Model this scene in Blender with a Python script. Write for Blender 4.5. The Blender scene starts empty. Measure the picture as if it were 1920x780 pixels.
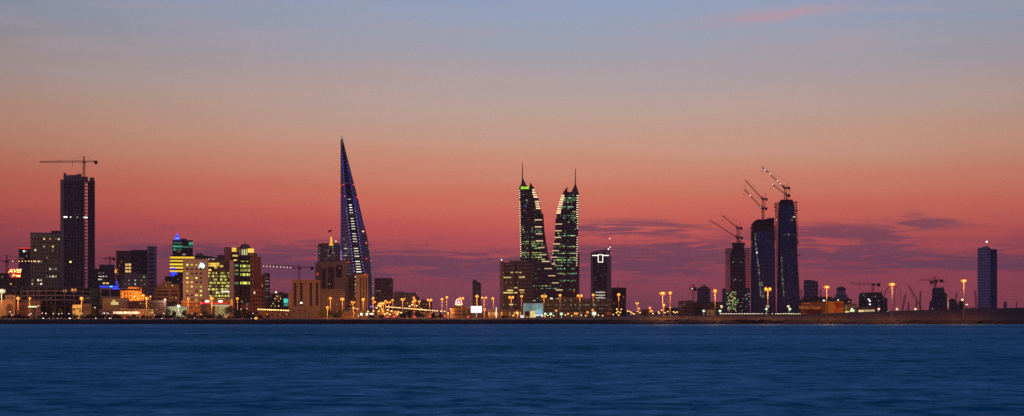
import bpy, math, random
from mathutils import Vector
R = random.Random(7)
F = 2834.0; HZ = 582.0; CH = 10.0; GZ = 3.0
S = bpy.context.scene
COL = S.collection

def lin(r, g, b, a=1.0):
    def c(v):
        v /= 255.0
        return v / 12.92 if v <= .04045 else ((v + .055) / 1.055) ** 2.4
    return (c(r), c(g), c(b), a)

# ---------------------------------------------------------------- materials
MATS = {}
def newmat(name):
    m = bpy.data.materials.new(name); m.use_nodes = True
    nt = m.node_tree; nt.nodes.clear()
    out = nt.nodes.new('ShaderNodeOutputMaterial')
    MATS[name] = m
    return m, nt, out

def N(nt, t, **kw):
    n = nt.nodes.new(t)
    for k, v in kw.items():
        setattr(n, k, v)
    return n

def mathn(nt, op, a, b=None, c=None, clamp=False):
    n = nt.nodes.new('ShaderNodeMath'); n.operation = op; n.use_clamp = clamp
    for i, v in enumerate((a, b, c)):
        if v is None: continue
        if isinstance(v, (int, float)): n.inputs[i].default_value = v
        else: nt.links.new(v, n.inputs[i])
    return n.outputs[0]

def mixc(nt, fac, a, b, blend='MIX'):
    n = nt.nodes.new('ShaderNodeMix'); n.data_type = 'RGBA'; n.blend_type = blend
    for key, v in ((0, fac), (6, a), (7, b)):
        if isinstance(v, (int, float)): n.inputs[key].default_value = v
        elif isinstance(v, tuple): n.inputs[key].default_value = v if len(v) == 4 else (*v, 1)
        else: nt.links.new(v, n.inputs[key])
    return n.outputs[2]

def wall(name, rgb, rough=.85, h=None, glass=(.02, .025, .04), duty=.45, vx=None, vduty=.3, vary=.25, grough=.3, met=0.0):
    """weathered wall; h = storey height for horizontal glazing strips, vx = bay width"""
    if name in MATS: return MATS[name]
    m, nt, out = newmat(name)
    p = N(nt, 'ShaderNodeBsdfPrincipled')
    tc = N(nt, 'ShaderNodeTexCoord')
    no = N(nt, 'ShaderNodeTexNoise'); no.inputs['Scale'].default_value = .08; no.inputs['Detail'].default_value = 6
    mp = N(nt, 'ShaderNodeMapping'); mp.inputs['Scale'].default_value = (1.4, 1.4, .5)
    nt.links.new(tc.outputs['Object'], mp.inputs[0]); nt.links.new(mp.outputs[0], no.inputs['Vector'])
    v = mathn(nt, 'MULTIPLY_ADD', no.outputs[0], vary * 2.4, 1 - vary * 1.2)
    c = mixc(nt, 1.0, (*rgb, 1), v, 'MULTIPLY')
    rg = rough
    if h:
        sp = N(nt, 'ShaderNodeSeparateXYZ'); nt.links.new(tc.outputs['Object'], sp.inputs[0])
        fz = mathn(nt, 'FRACT', mathn(nt, 'DIVIDE', sp.outputs[2], h))
        msk = mathn(nt, 'GREATER_THAN', fz, 1 - duty)
        if vx:
            xy = mathn(nt, 'ADD', sp.outputs[0], sp.outputs[1])
            fx = mathn(nt, 'FRACT', mathn(nt, 'DIVIDE', mathn(nt, 'ADD', xy, 500.), vx))
            msk = mathn(nt, 'MULTIPLY', msk, mathn(nt, 'GREATER_THAN', fx, vduty))
        c = mixc(nt, msk, c, (*glass, 1))
        rr = mathn(nt, 'MULTIPLY_ADD', msk, grough - rough, rough)
        nt.links.new(rr, p.inputs['Roughness'])
    else:
        p.inputs['Roughness'].default_value = rough
    p.inputs['Metallic'].default_value = met; p.inputs['Specular IOR Level'].default_value = .25
    nt.links.new(c, p.inputs['Base Color'])
    nt.links.new(p.outputs[0], out.inputs[0])
    return m

def emit(name, rgb, st, vary=0.0, tex=0.0):
    """lit glass / lamp glass; brightness varies window by window"""
    if name in MATS: return MATS[name]
    m, nt, out = newmat(name)
    e = N(nt, 'ShaderNodeEmission'); e.inputs[0].default_value = (*rgb, 1); e.inputs[1].default_value = st
    if vary > 0:
        oi = N(nt, 'ShaderNodeObjectInfo'); ge = N(nt, 'ShaderNodeNewGeometry')
        r = mathn(nt, 'FRACT', mathn(nt, 'ADD', oi.outputs['Random'], ge.outputs['Random Per Island']))
        r = mathn(nt, 'POWER', r, 1.5)
        s = mathn(nt, 'MULTIPLY_ADD', r, st * vary * 1.6, st * (1 - vary))
        if tex > 0:
            no = N(nt, 'ShaderNodeTexNoise'); no.inputs['Scale'].default_value = .9
            nt.links.new(ge.outputs['Position'], no.inputs['Vector'])
            s = mathn(nt, 'MULTIPLY', s, mathn(nt, 'MULTIPLY_ADD', no.outputs[0], tex * 2.6, 1 - tex * 1.3, clamp=False))
        nt.links.new(s, e.inputs[1])
    nt.links.new(e.outputs[0], out.inputs[0])
    try: m.cycles.emission_sampling = 'NONE'
    except Exception: pass
    return m

CONC = wall('concrete', (.26, .22, .21))
CONC_D = wall('dark_concrete', (.12, .10, .11))
BEIGE = wall('beige_plaster', (.29, .20, .13))
SAND = wall('sandstone', (.46, .30, .17))
WHITE = wall('white_render', (.46, .41, .36))
GLASS = wall('window_glass', (.012, .014, .02), rough=.12, vary=.1)
NAVY = wall('navy_glass', (.010, .018, .045), rough=.12, vary=.3)
STEEL = wall('painted_steel', (.10, .07, .07), rough=.6)
STEELR = wall('red_crane_steel', (.22, .07, .05), rough=.6)
POSTM = wall('galvanised_post', (.20, .18, .17), rough=.5)
DARK = wall('dark_metal', (.03, .03, .035), rough=.6)
L_Y = emit('lit_window_warm', (1.0, .66, .16), 1.15, .75, .5)
L_YG = emit('lit_window_yellow_green', (.78, .78, .14), 1.0, .75, .6)
L_G = emit('lit_window_green_white', (.55, .85, .42), .8, .8, .4)
L_W = emit('lit_window_white', (1.0, .90, .66), 1.3, .7, .4)
L_DIM = emit('lit_window_dim', (.9, .55, .30), .25, .7, .4)
L_DIMW = emit('lit_window_dim_white', (.75, .8, .8), .22, .8, .4)
L_O = emit('lit_window_orange', (1.0, .38, .08), 1.0, .7, .4)
L_PINK = emit('fin_light_peach', (1.0, .62, .36), 1.7, .3)
BLUE = emit('blue_led', (.03, .06, 1.0), 1.6)
BLUEV = emit('violet_blue_led', (.16, .14, 1.0), 1.5)
RED = emit('red_beacon', (1.0, .05, .03), 1.8)
REDN = emit('red_neon', (1.0, .03, .03), 1.0)
WHT = emit('white_light', (1.0, .92, .8), 3.0)
SOD = emit('sodium_lamp', (1.0, .55, .12), 5.0)
SODS = emit('sodium_lamp_small', (1.0, .48, .12), 3.6)
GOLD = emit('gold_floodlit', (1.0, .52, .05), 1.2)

# ---------------------------------------------------------------- mesh builder
class MB:
    def __init__(s): s.v = []; s.f = []; s.mi = []; s.cur = 0
    def add(s, vs, fs):
        o = len(s.v); s.v += [tuple(v) for v in vs]
        s.f += [tuple(i + o for i in f) for f in fs]; s.mi += [s.cur] * len(fs)
    def box(s, x0, x1, y0, y1, z0, z1):
        s.add([(x0,y0,z0),(x1,y0,z0),(x1,y1,z0),(x0,y1,z0),(x0,y0,z1),(x1,y0,z1),(x1,y1,z1),(x0,y1,z1)],
              [(3,2,1,0),(4,5,6,7),(0,1,5,4),(1,2,6,5),(2,3,7,6),(3,0,4,7)])
    def slab(s, poly, y0, y1):
        """poly in (x,z), extruded along y (counter-clockwise seen from -y)"""
        n = len(poly)
        s.add([(x, y0, z) for x, z in poly] + [(x, y1, z) for x, z in poly],
              [tuple(range(n)), tuple(reversed(range(n, 2 * n)))] + [(i + n, (i + 1) % n + n, (i + 1) % n, i)[::-1][::-1] for i in range(n)])
    def prism(s, poly, z0, z1, top=None):
        n = len(poly); top = top or poly
        s.add([(x, y, z0) for x, y in poly] + [(x, y, z1) for x, y in top],
              [tuple(reversed(range(n))), tuple(range(n, 2 * n))] + [(i, (i + 1) % n, (i + 1) % n + n, i + n) for i in range(n)])
    def tube(s, p, q, r, n=4, r2=None):
        p = Vector(p); q = Vector(q); d = q - p
        if d.length < 1e-6: return
        d.normalize(); u = d.orthogonal().normalized(); w = d.cross(u)
        r2 = r if r2 is None else r2; vs = []
        for c, rr in ((p, r), (q, r2)):
            for i in range(n):
                a = 2 * math.pi * (i + .5) / n
                vs.append(c + u * math.cos(a) * rr + w * math.sin(a) * rr)
        s.add(vs, [tuple(reversed(range(n))), tuple(range(n, 2 * n))] + [(i, (i + 1) % n, (i + 1) % n + n, i + n) for i in range(n)])
    def lathe(s, prof, n=16, cx=0, cy=0):
        vs = []; fs = []
        for r, z in prof:
            for i in range(n):
                a = 2 * math.pi * i / n; vs.append((cx + r * math.cos(a), cy + r * math.sin(a), z))
        for k in range(len(prof) - 1):
            for i in range(n):
                j = (i + 1) % n; fs.append((k*n+i, k*n+j, (k+1)*n+j, (k+1)*n+i))
        fs.append(tuple(reversed(range(n)))); fs.append(tuple(range((len(prof)-1)*n, len(prof)*n)))
        s.add(vs, fs)
    def lattice(s, p, q, w, r, seg=None, tri=False):
        """square lattice boom from p to q, side w"""
        p = Vector(p); q = Vector(q); d = (q - p); L = d.length; d.normalize()
        up = Vector((0, 1, 0)) if abs(d.y) < .9 else Vector((0, 0, 1))
        u = d.cross(up).normalized(); v = u.cross(d)
        offs = [u*w/2+v*w/2, u*w/2-v*w/2, -u*w/2-v*w/2, -u*w/2+v*w/2]
        for o in offs: s.tube(p+o, q+o, r)
        n = seg or max(2, int(L / (w * 1.3)))
        for k in range(n):
            a = p + d*L*k/n; b = p + d*L*(k+1)/n
            for i in range(4):
                j = (i+1) % 4
                if k % 2: s.tube(a+offs[i], b+offs[j], r*.7, 3)
                else: s.tube(a+offs[j], b+offs[i], r*.7, 3)
    def build(s, name, mat, parent=None, loc=(0,0,0), smooth=False):
        me = bpy.data.meshes.new(name)
        me.from_pydata(s.v, [], s.f)
        for m in (mat if isinstance(mat, (list, tuple)) else [mat]): me.materials.append(m)
        if isinstance(mat, (list, tuple)): me.polygons.foreach_set('material_index', s.mi)
        if smooth: me.polygons.foreach_set('use_smooth', [True] * len(me.polygons))
        me.update()
        o = bpy.data.objects.new(name, me); COL.objects.link(o)
        o.parent = parent; o.location = loc
        return o

def tag(o, label=None, cat=None, group=None, kind=None):
    if label: o['label'] = label
    if cat: o['category'] = cat
    if group: o['group'] = group
    if kind: o['kind'] = kind
    return o

def thing(name, label, cat, loc=(0,0,0), rz=0, group=None):
    o = bpy.data.objects.new(name, None); COL.objects.link(o)
    o.empty_display_size = 1; o.location = loc; o.rotation_euler = (0, 0, rz)
    return tag(o, label, cat, group)

def copy_tree(o, parent=None):
    c = o.copy(); COL.objects.link(c); c.parent = parent
    for ch in list(o.children): copy_tree(ch, c)
    return c

UNIT = {}
def unit_box(mat, name):
    k = (mat.name, name)
    if k not in UNIT:
        b = MB(); b.box(-.5, .5, -.5, .5, -.5, .5)
        me = bpy.data.meshes.new(name); me.from_pydata(b.v, [], b.f); me.materials.append(mat); UNIT[k] = me
    return UNIT[k]

def W(px, py, D):
    return Vector(((px - 960) / F * D, D, CH + (HZ - py) / F * D))

# ---------------------------------------------------------------- buildings
class B:
    """A building laid out on its own facade plane. All sizes are metres; X/Z turn a position seen on the facade into metres on it."""
    def __init__(s, name, label, cat, pl, pr, D, turn=0.0, group=None, base=GZ):
        pm = (pl + pr) / 2; s.D = D
        s.C = Vector(((pm - 960) / F * D, D)); s.r = -math.atan((pm - 960) / F) + math.radians(turn)
        s.root = thing(name, label, cat, (s.C.x, s.C.y, base), s.r, group)
        s.base = base; s.w = {}; s.pl = pl; s.pr = pr
    def X(s, px):
        k = (px - 960) / F
        return (k * s.C.y - s.C.x) / (math.cos(s.r) - k * math.sin(s.r))
    def Y(s, px, xl):
        k = (px - 960) / F; x = s.C.x + xl * math.cos(s.r); y = s.C.y + xl * math.sin(s.r)
        return (x - k * y) / (math.sin(s.r) + k * math.cos(s.r))
    def Z(s, py): return CH + (HZ - py) / F * s.D - s.base
    def box(s, name, x0, x1, y1, d, mat, y0=None, front=0.0, parent=None):
        """x0..x1 on the facade, top at y1, bottom y0 (None = ground), depth d behind front"""
        m = MB(); m.box(s.X(x0), s.X(x1), front, front + d, -4.0 if y0 is None else s.Z(y0), s.Z(y1))
        return m.build(name, mat, parent or s.root)
    def poly(s, name, pts, d, mat, front=0.0, parent=None):
        m = MB(); m.slab([(s.X(x), (s.Z(y) if y is not None else -4.0)) for x, y in pts], front, front + d)
        return m.build(name, mat, parent or s.root)
    def parapet(s, x0, x1, y1, d, mat, hgt=1.1, front=0.0):
        a, b, z = s.X(x0), s.X(x1), s.Z(y1); m = MB(); t = .35; e = .12
        m.box(a-e, b+e, front-e, front+t, z, z+hgt); m.box(a-e, b+e, front+d-t, front+d+e, z, z+hgt)
        m.box(a-e, a+t, front+t, front+d-t, z, z+hgt); m.box(b-t, b+e, front+t, front+d-t, z, z+hgt)
        return m.build('parapet', mat, s.root)
    def plant(s, x0, x1, y0, y1, mat=None, d=6, front=4, name='roof_plant_room'):
        return s.box(name, x0, x1, y1, d, mat or CONC_D, y0=y0, front=front)
    def pane(s, x0, x1, y0, y1, mat, name='lit_window', front=0.0, side=None):
        """y0 top, y1 bottom in facade pixels"""
        if side is None: s.w.setdefault(name, []).append((s.X(x0), s.X(x1), s.Z(y1), s.Z(y0), mat, front, None))
        else:
            a, b = s.Y(x0, side), s.Y(x1, side)
            s.w.setdefault(name, []).append((min(a,b), max(a,b), s.Z(y1), s.Z(y0), mat, side, 1))
    def grid(s, x0, x1, y0, y1, cols, rows, lit=.2, litm=L_Y, dark=GLASS, fw=.55, fh=.5, front=0.0, side=None, litset=None, dname='window', lname='lit_window'):
        cw = (x1 - x0) / cols; rh = (y1 - y0) / rows
        for j in range(rows):
            for i in range(cols):
                on = ((i, j) in litset) if litset is not None else R.random() < lit
                cx = x0 + (i + .5) * cw; cy = y0 + (j + .5) * rh
                lm = R.choice(litm) if isinstance(litm, (list, tuple)) else litm
                if not on and dark is None: continue
                s.pane(cx - cw*fw/2, cx + cw*fw/2, cy - rh*fh/2, cy + rh*fh/2, lm if on else dark, lname if on else dname, front, side)
    def bars(s, x0, x1, ys, t, mat, name='window_band', front=0.0):
        for y in ys: s.pane(x0, x1, y - t/2, y + t/2, mat, name, front)
    def done(s):
        for name, L in s.w.items():
            L2 = sorted(L, key=lambda q: -(q[1]-q[0])*(q[3]-q[2])) if len(L) > 100 else L
            for q in L2[:99 if len(L2) > 100 else 100]:
                o = bpy.data.objects.new(name, unit_box(q[4], name)); COL.objects.link(o); o.parent = s.root
                if q[6] is None:
                    o.location = ((q[0]+q[1])/2, q[5]-.06, (q[2]+q[3])/2); o.scale = (q[1]-q[0], .2, q[3]-q[2])
                else:
                    o.location = (q[5] + (.06 if q[5] > 0 else -.06), (q[0]+q[1])/2, (q[2]+q[3])/2); o.scale = (.2, q[1]-q[0], q[3]-q[2])
            rest = L2[99:] if len(L2) > 100 else []
            if rest:
                mats = []; m = MB()
                for q in rest:
                    if q[4] not in mats: mats.append(q[4])
                    m.cur = mats.index(q[4])
                    if q[6] is None: m.box(q[0], q[1], q[5]-.16, q[5]+.04, q[2], q[3])
                    else:
                        sg = 1 if q[5] > 0 else -1
                        a, b = sorted((q[5]-sg*.04, q[5]+sg*.16)); m.box(a, b, q[0], q[1], q[2], q[3])
                o = m.build(name, mats, s.root); tag(o, kind='stuff')
        s.w = {}
        return s
    def beacon(s, px, py, mat=RED, r=.55, front=-.6, name='beacon_light'):
        m = MB(); m.lathe([(.05*r, -r), (r*.8, -r*.5), (r, 0), (r*.8, r*.5), (.05*r, r)], 8)
        return m.build(name, mat, s.root, (s.X(px), front, s.Z(py)))
# ---------------------------------------------------------------- camera, render, sky
cam = bpy.data.cameras.new('camera'); co = bpy.data.objects.new('camera', cam); COL.objects.link(co)
co.location = (0, 0, CH); co.rotation_euler = (math.radians(90), 0, 0)
cam.sensor_width = 36; cam.lens = F / 1920 * 36; cam.shift_y = (HZ - 390) / 1920
cam.clip_start = 1; cam.clip_end = 60000
S.camera = co
S.render.engine = 'CYCLES'
S.view_settings.view_transform = 'Standard'; S.view_settings.look = 'None'
S.view_settings.exposure = 0; S.view_settings.gamma = 1; S.view_settings.use_curve_mapping = False
S.cycles.use_denoising = False
S.cycles.sample_clamp_indirect = 1.0; S.cycles.sample_clamp_direct = 6.0
S.cycles.max_bounces = 5; S.cycles.diffuse_bounces = 2; S.cycles.glossy_bounces = 3
S.cycles.caustics_reflective = False; S.cycles.caustics_refractive = False
S.cycles.use_light_tree = True

w = bpy.data.worlds.new('World'); S.world = w; w.use_nodes = True
nt = w.node_tree; nt.nodes.clear()
out = N(nt, 'ShaderNodeOutputWorld')
tc = N(nt, 'ShaderNodeTexCoord'); sp = N(nt, 'ShaderNodeSeparateXYZ'); nt.links.new(tc.outputs['Generated'], sp.inputs[0])
dx, dy, dz = sp.outputs
hor = mathn(nt, 'SQRT', mathn(nt, 'ADD', mathn(nt, 'MULTIPLY', dx, dx), mathn(nt, 'MULTIPLY', dy, dy)))
hor = mathn(nt, 'MAXIMUM', hor, 1e-4)
el = mathn(nt, 'MULTIPLY', mathn(nt, 'DIVIDE', dz, hor), F)               # height above the horizon, in 1/F radians
az = mathn(nt, 'MULTIPLY', mathn(nt, 'ARCTAN2', dx, dy), F)               # bearing from the sunset side
SPAN = 582 * 4.0
def ramp(nt, fac, stops):
    n = N(nt, 'ShaderNodeValToRGB'); cr = n.color_ramp
    while len(cr.elements) < len(stops): cr.elements.new(.5)
    for e, (p, c) in zip(cr.elements, stops): e.position = p; e.color = c
    nt.links.new(fac, n.inputs[0]); return n.outputs[0]
# a slow undulation of the colour bands
nb = N(nt, 'ShaderNodeTexNoise'); nb.inputs['Scale'].default_value = 1.0; nb.inputs['Detail'].default_value = 4
cmb = N(nt, 'ShaderNodeCombineXYZ'); nt.links.new(mathn(nt, 'MULTIPLY', az, 1/620), cmb.inputs[0]); nt.links.new(mathn(nt, 'MULTIPLY', el, 1/52), cmb.inputs[1])
nt.links.new(cmb.outputs[0], nb.inputs['Vector'])
el2 = mathn(nt, 'ADD', el, mathn(nt, 'MULTIPLY_ADD', nb.outputs[0], 62, -31))
el2 = mathn(nt, 'ADD', el2, mathn(nt, 'MULTIPLY', mathn(nt, 'MINIMUM', az, 0), .034))
t = mathn(nt, 'DIVIDE', el2, SPAN, clamp=True)
st = [(582,(112,56,74)),(560,(126,60,78)),(535,(142,64,80)),(505,(156,68,80)),(475,(178,76,80)),(445,(200,84,80)),(412,(210,98,84)),(380,(212,111,90)),
      (345,(209,127,103)),(310,(206,141,117)),(275,(202,153,131)),(240,(194,157,140)),(205,(188,161,151)),(160,(176,160,160)),
      (115,(165,159,168)),(70,(154,160,177)),(30,(147,160,184)),(0,(142,157,187))]
stops = [((582 - y) / SPAN, lin(*c)) for y, c in st]
stops += [(.40, lin(112, 138, 182)), (.62, lin(84, 116, 172)), (1.0, lin(62, 92, 156))]
west = ramp(nt, t, stops)
east = ramp(nt, t, [(0, lin(96, 74, 92)), (.10, lin(158, 112, 118)), (.26, lin(132, 108, 134)), (.5, lin(80, 94, 148)), (1.0, lin(62, 92, 156))])
ca = mathn(nt, 'COSINE', mathn(nt, 'DIVIDE', mathn(nt, 'SUBTRACT', az, 160), F))
mr = N(nt, 'ShaderNodeMapRange', interpolation_type='SMOOTHSTEP'); nt.links.new(ca, mr.inputs[0])
mr.inputs[1].default_value = -.1; mr.inputs[2].default_value = .93
sky = mixc(nt, mr.outputs[0], east, west)
# dimmer away from the sunset point
q = mathn(nt, 'DIVIDE', mathn(nt, 'SUBTRACT', az, 150), 1100)
fall = mathn(nt, 'SUBTRACT', 1.06, mathn(nt, 'MULTIPLY', mathn(nt, 'MULTIPLY', q, q), .30))
fall = mathn(nt, 'MAXIMUM', fall, .6)
sky = mixc(nt, 1.0, sky, fall, 'MULTIPLY')
# low, streaky purple cloud banks
def noise2(sx, sy, ox=0, oy=0, detail=6, rough=.55, dist=.6, skew=0):
    c = N(nt, 'ShaderNodeCombineXYZ')
    nt.links.new(mathn(nt, 'MULTIPLY_ADD', az, 1/sx, ox), c.inputs[0])
    yy = mathn(nt, 'ADD', el, mathn(nt, 'MULTIPLY', az, skew))
    nt.links.new(mathn(nt, 'MULTIPLY_ADD', yy, 1/sy, oy), c.inputs[1])
    n = N(nt, 'ShaderNodeTexNoise'); n.inputs['Scale'].default_value = 1; n.inputs['Detail'].default_value = detail
    n.inputs['Roughness'].default_value = rough; n.inputs['Distortion'].default_value = dist
    nt.links.new(c.outputs[0], n.inputs['Vector']); return n.outputs[0]
def smooth(v, a, b):
    m = N(nt, 'ShaderNodeMapRange', interpolation_type='SMOOTHSTEP'); nt.links.new(v, m.inputs[0])
    m.inputs[1].default_value = a; m.inputs[2].default_value = b; return m.outputs[0]
def bump_(v, c, wd):
    d = mathn(nt, 'DIVIDE', mathn(nt, 'SUBTRACT', v, c), wd)
    return mathn(nt, 'POWER', 2.718, mathn(nt, 'MULTIPLY', mathn(nt, 'MULTIPLY', d, d), -1))
def bank(x, y, wx, wy, k):
    """one cloud bank at bearing x, height y"""
    return mathn(nt, 'MULTIPLY', mathn(nt, 'MULTIPLY', bump_(az, x - 960, wx), bump_(el, 582 - y, wy)), k)
banks = bank(1600, 470, 130, 38, 1.0)
for a in ((1180, 428, 120, 13, 1.0), (1180, 492, 200, 34, .95), (850, 498, 230, 26, .7), (1720, 420, 90, 14, .7), (1760, 500, 160, 20, .5),
          (560, 500, 260, 30, .9), (320, 470, 150, 16, .5), (1300, 470, 110, 25, .5), (260, 430, 90, 10, .3), (1500, 440, 100, 16, .5), (60, 415, 90, 12, .3), (1880, 480, 90, 36, .45), (640, 460, 200, 14, .2)):
    banks = mathn(nt, 'ADD', banks, bank(*a))
n1 = noise2(140, 13, 3.1, 1.7, 9, .60, 1.0)
cl = mathn(nt, 'MULTIPLY', smooth(mathn(nt, 'ADD', n1, mathn(nt, 'MULTIPLY', banks, .17)), .49, .65), mathn(nt, 'MINIMUM', mathn(nt, 'MULTIPLY', banks, 1.7), 1.0))
sky = mixc(nt, mathn(nt, 'MULTIPLY', cl, .70), sky, lin(88, 60, 90))
n2 = noise2(260, 16, 9.1, 4.7, 6, .6, .7)
cl2 = mathn(nt, 'MULTIPLY', smooth(n2, .55, .8), bump_(el, 95, 75))
sky = mixc(nt, mathn(nt, 'MULTIPLY', cl2, .5), sky, lin(100, 60, 92))
# redder afterglow low on the right
rg = mathn(nt, 'MULTIPLY', bump_(az, 780, 330), bump_(el, 20, 110))
sky = mixc(nt, mathn(nt, 'MULTIPLY', mathn(nt, 'MULTIPLY', rg, mathn(nt, 'SUBTRACT', 1, cl)), .6), sky, lin(158, 66, 78))
# faint rosy wisps high up
n3 = noise2(120, 12, 2.3, 8.1, 6, .55, .5, -.07)
line = bump_(mathn(nt, 'ADD', el, mathn(nt, 'MULTIPLY', az, -.085)), 582 - 35 - 500 * .085, 13)
pk = mathn(nt, 'MULTIPLY', mathn(nt, 'MULTIPLY', line, bump_(az, 490, 150)), smooth(n3, .28, .62))
sky = mixc(nt, mathn(nt, 'MULTIPLY', pk, .85), sky, lin(190, 152, 164))
n4 = noise2(150, 26, 5.3, 2.1, 5, .5, .5)
pk2 = mathn(nt, 'MULTIPLY', mathn(nt, 'MULTIPLY', bump_(el, 490, 40), bump_(az, 580, 130)), smooth(n4, .45, .7))
sky = mixc(nt, mathn(nt, 'MULTIPLY', pk2, .35), sky, lin(180, 155, 165))
n5 = noise2(300, 34, 1.3, 6.1, 5, .5, .4)
pk3 = mathn(nt, 'MULTIPLY', smooth(n5, .45, .75), smooth(el, 300, 500))
sky = mixc(nt, mathn(nt, 'MULTIPLY', pk3, .34), sky, lin(176, 158, 170))
bg = N(nt, 'ShaderNodeBackground'); nt.links.new(sky, bg.inputs[0]); bg.inputs[1].default_value = 1.0
ns = N(nt, 'ShaderNodeTexSky'); ns.sky_type = 'NISHITA'; ns.sun_disc = False
ns.sun_elevation = math.radians(-3.0); ns.sun_rotation = math.radians(3.0); ns.air_density = 1.5; ns.dust_density = 2.0
bg2 = N(nt, 'ShaderNodeBackground'); nt.links.new(ns.outputs[0], bg2.inputs[0]); bg2.inputs[1].default_value = .05
ad = N(nt, 'ShaderNodeAddShader'); nt.links.new(bg.outputs[0], ad.inputs[0]); nt.links.new(bg2.outputs[0], ad.inputs[1])
nt.links.new(ad.outputs[0], out.inputs[0])

# last glow from just over the horizon behind the city
sl = bpy.data.lights.new('sun', 'SUN'); sl.energy = .04; sl.angle = math.radians(12); sl.color = (1, .45, .35)
so = bpy.data.objects.new('sun', sl); COL.objects.link(so); so.rotation_euler = (math.radians(-89), 0, math.radians(-3))
so.location = (0, 3000, 200)

# ---------------------------------------------------------------- sea
m, nt, out = newmat('sea_water')
tc = N(nt, 'ShaderNodeTexCoord')
def wn(scale, sx, sy, det=4, rough=.5):
    mp = N(nt, 'ShaderNodeMapping'); mp.inputs['Scale'].default_value = (sx, sy, 1); nt.links.new(tc.outputs['Object'], mp.inputs[0])
    n = N(nt, 'ShaderNodeTexNoise'); n.inputs['Scale'].default_value = scale; n.inputs['Detail'].default_value = det; n.inputs['Roughness'].default_value = rough
    n.inputs['Distortion'].default_value = .3
    nt.links.new(mp.outputs[0], n.inputs['Vector']); return n.outputs[0]
swell = wn(.13, .75, 1, 7, .7)
h = mathn(nt, 'ADD', swell, mathn(nt, 'MULTIPLY', wn(.9, .5, 1, 3), .15))
bp = N(nt, 'ShaderNodeBump'); bp.inputs['Strength'].default_value = 1.0; bp.inputs['Distance'].default_value = .9
nt.links.new(h, bp.inputs['Height'])
df = N(nt, 'ShaderNodeBsdfDiffuse'); df.inputs['Color'].default_value = (.003, .18, .235, 1); nt.links.new(bp.outputs[0], df.inputs['Normal'])
gl = N(nt, 'ShaderNodeBsdfGlossy'); gl.inputs['Color'].default_value = (.33, .66, .92, 1); nt.links.new(bp.outputs[0], gl.inputs['Normal'])
osp = N(nt, 'ShaderNodeSeparateXYZ'); nt.links.new(tc.outputs['Object'], osp.inputs[0])
def mrange(v, a, c, d, e):
    n = N(nt, 'ShaderNodeMapRange'); nt.links.new(v, n.inputs[0])
    for i_, q_ in ((1, a), (2, c), (3, d), (4, e)): n.inputs[i_].default_value = q_
    return n.outputs[0]
lee = mrange(osp.outputs[1], 860, 1090, 0, 1)          # calmer water in the lee of the shore
nt.links.new(mathn(nt, 'MULTIPLY_ADD', lee, .05, .55), gl.inputs['Roughness'])
# ruffled and slick patches reflect different amounts of sky
patch = mathn(nt, 'ADD', mathn(nt, 'MULTIPLY', wn(.16, .85, 1, 8, .8), .72), mathn(nt, 'MULTIPLY', wn(.014, .3, 1, 4, .6), .28))
mrn = N(nt, 'ShaderNodeMapRange'); nt.links.new(patch, mrn.inputs[0])
mrn.inputs[1].default_value = .43; mrn.inputs[2].default_value = .61; mrn.inputs[3].default_value = .0; mrn.inputs[4].default_value = .54
nt.links.new(mixc(nt, mrange(osp.outputs[1], 1035, 1100, 0, 1), (.003, .18, .235, 1), (.20, .20, .20, 1)), df.inputs['Color'])   # bright line under the lamps put into the water colour by the shore
mx = N(nt, 'ShaderNodeMixShader'); nt.links.new(mathn(nt, 'MULTIPLY_ADD', lee, .10, mrn.outputs[0]), mx.inputs[0]); nt.links.new(df.outputs[0], mx.inputs[1]); nt.links.new(gl.outputs[0], mx.inputs[2])
nt.links.new(mx.outputs[0], out.inputs[0])
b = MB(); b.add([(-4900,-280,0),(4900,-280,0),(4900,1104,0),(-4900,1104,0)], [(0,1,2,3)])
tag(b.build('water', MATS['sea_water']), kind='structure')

# ---------------------------------------------------------------- dusk haze
m, nt, out = newmat('haze_air')
pv = N(nt, 'ShaderNodeVolumePrincipled'); pv.inputs['Color'].default_value = (.80, .62, .72, 1); pv.inputs['Density'].default_value = .00005; pv.inputs['Anisotropy'].default_value = .55
nt.links.new(pv.outputs[0], out.inputs['Volume'])
b = MB(); b.box(-5000, 5000, -300, 6500, -2.5, 330)
tag(b.build('haze', MATS['haze_air']), kind='stuff')
S.cycles.volume_bounces = 0
# ---------------------------------------------------------------- shore and ground
SHM = wall('shore_rubble', (.021, .009, .006), vary=.7)
def bund(x):      # height of the far bank, rising to the right
    px = 960 + x / 1170 * F
    pts = [(-4000,3.6),(820,3.7),(1000,4.2),(1180,5.2),(1290,5.9),(1500,7.0),(1640,9.1),(1780,10.7),(1920,12.2),(2500,14),(9000,14)]
    for (a, za), (c, zc) in zip(pts, pts[1:]):
        if a <= px <= c: return za + (zc - za) * (px - a) / (c - a)
    return 3.6
xs = [-4900, -3000, -1800, -1200, -800] + [-600 + i * 2.5 for i in range(481)] + [800, 1200, 1800, 3000, 4900]
b = MB(); rows = []
def nz(s): return (R.random() - .5) * s
for x in xs:
    zb = bund(x); e = .6 + (1.6 if x > 150 else .3)
    w1 = 1.2 * math.sin(x * .043) + .8 * math.sin(x * .11 + 1)
    rows.append([(x, 1097 + w1 * 2, -1.0), (x, 1101 + w1 * 2 + nz(1), .9 + nz(.5)), (x, 1104 + w1 + nz(1), 1.9 + nz(1.1)), (x, 1108 + nz(1), 3.0 + nz(1.0)),
                 (x, 1112, 3.25 + nz(.5)), (x, 1128, 3.4 + .08 * (zb - 3.5) + nz(.1)), (x, 1136, 3.5 + .25 * (zb - 3.5)), (x, 1150, 3.5 + .6 * (zb - 3.5) + nz(.15)),
                 (x, 1168, zb + nz(.18)), (x, 1178, zb + nz(.12)), (x, 1200, GZ + .35 * (zb - GZ)), (x, 1215, GZ - .2)])
n = len(rows[0]); vs = [v for r in rows for v in r]
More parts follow.
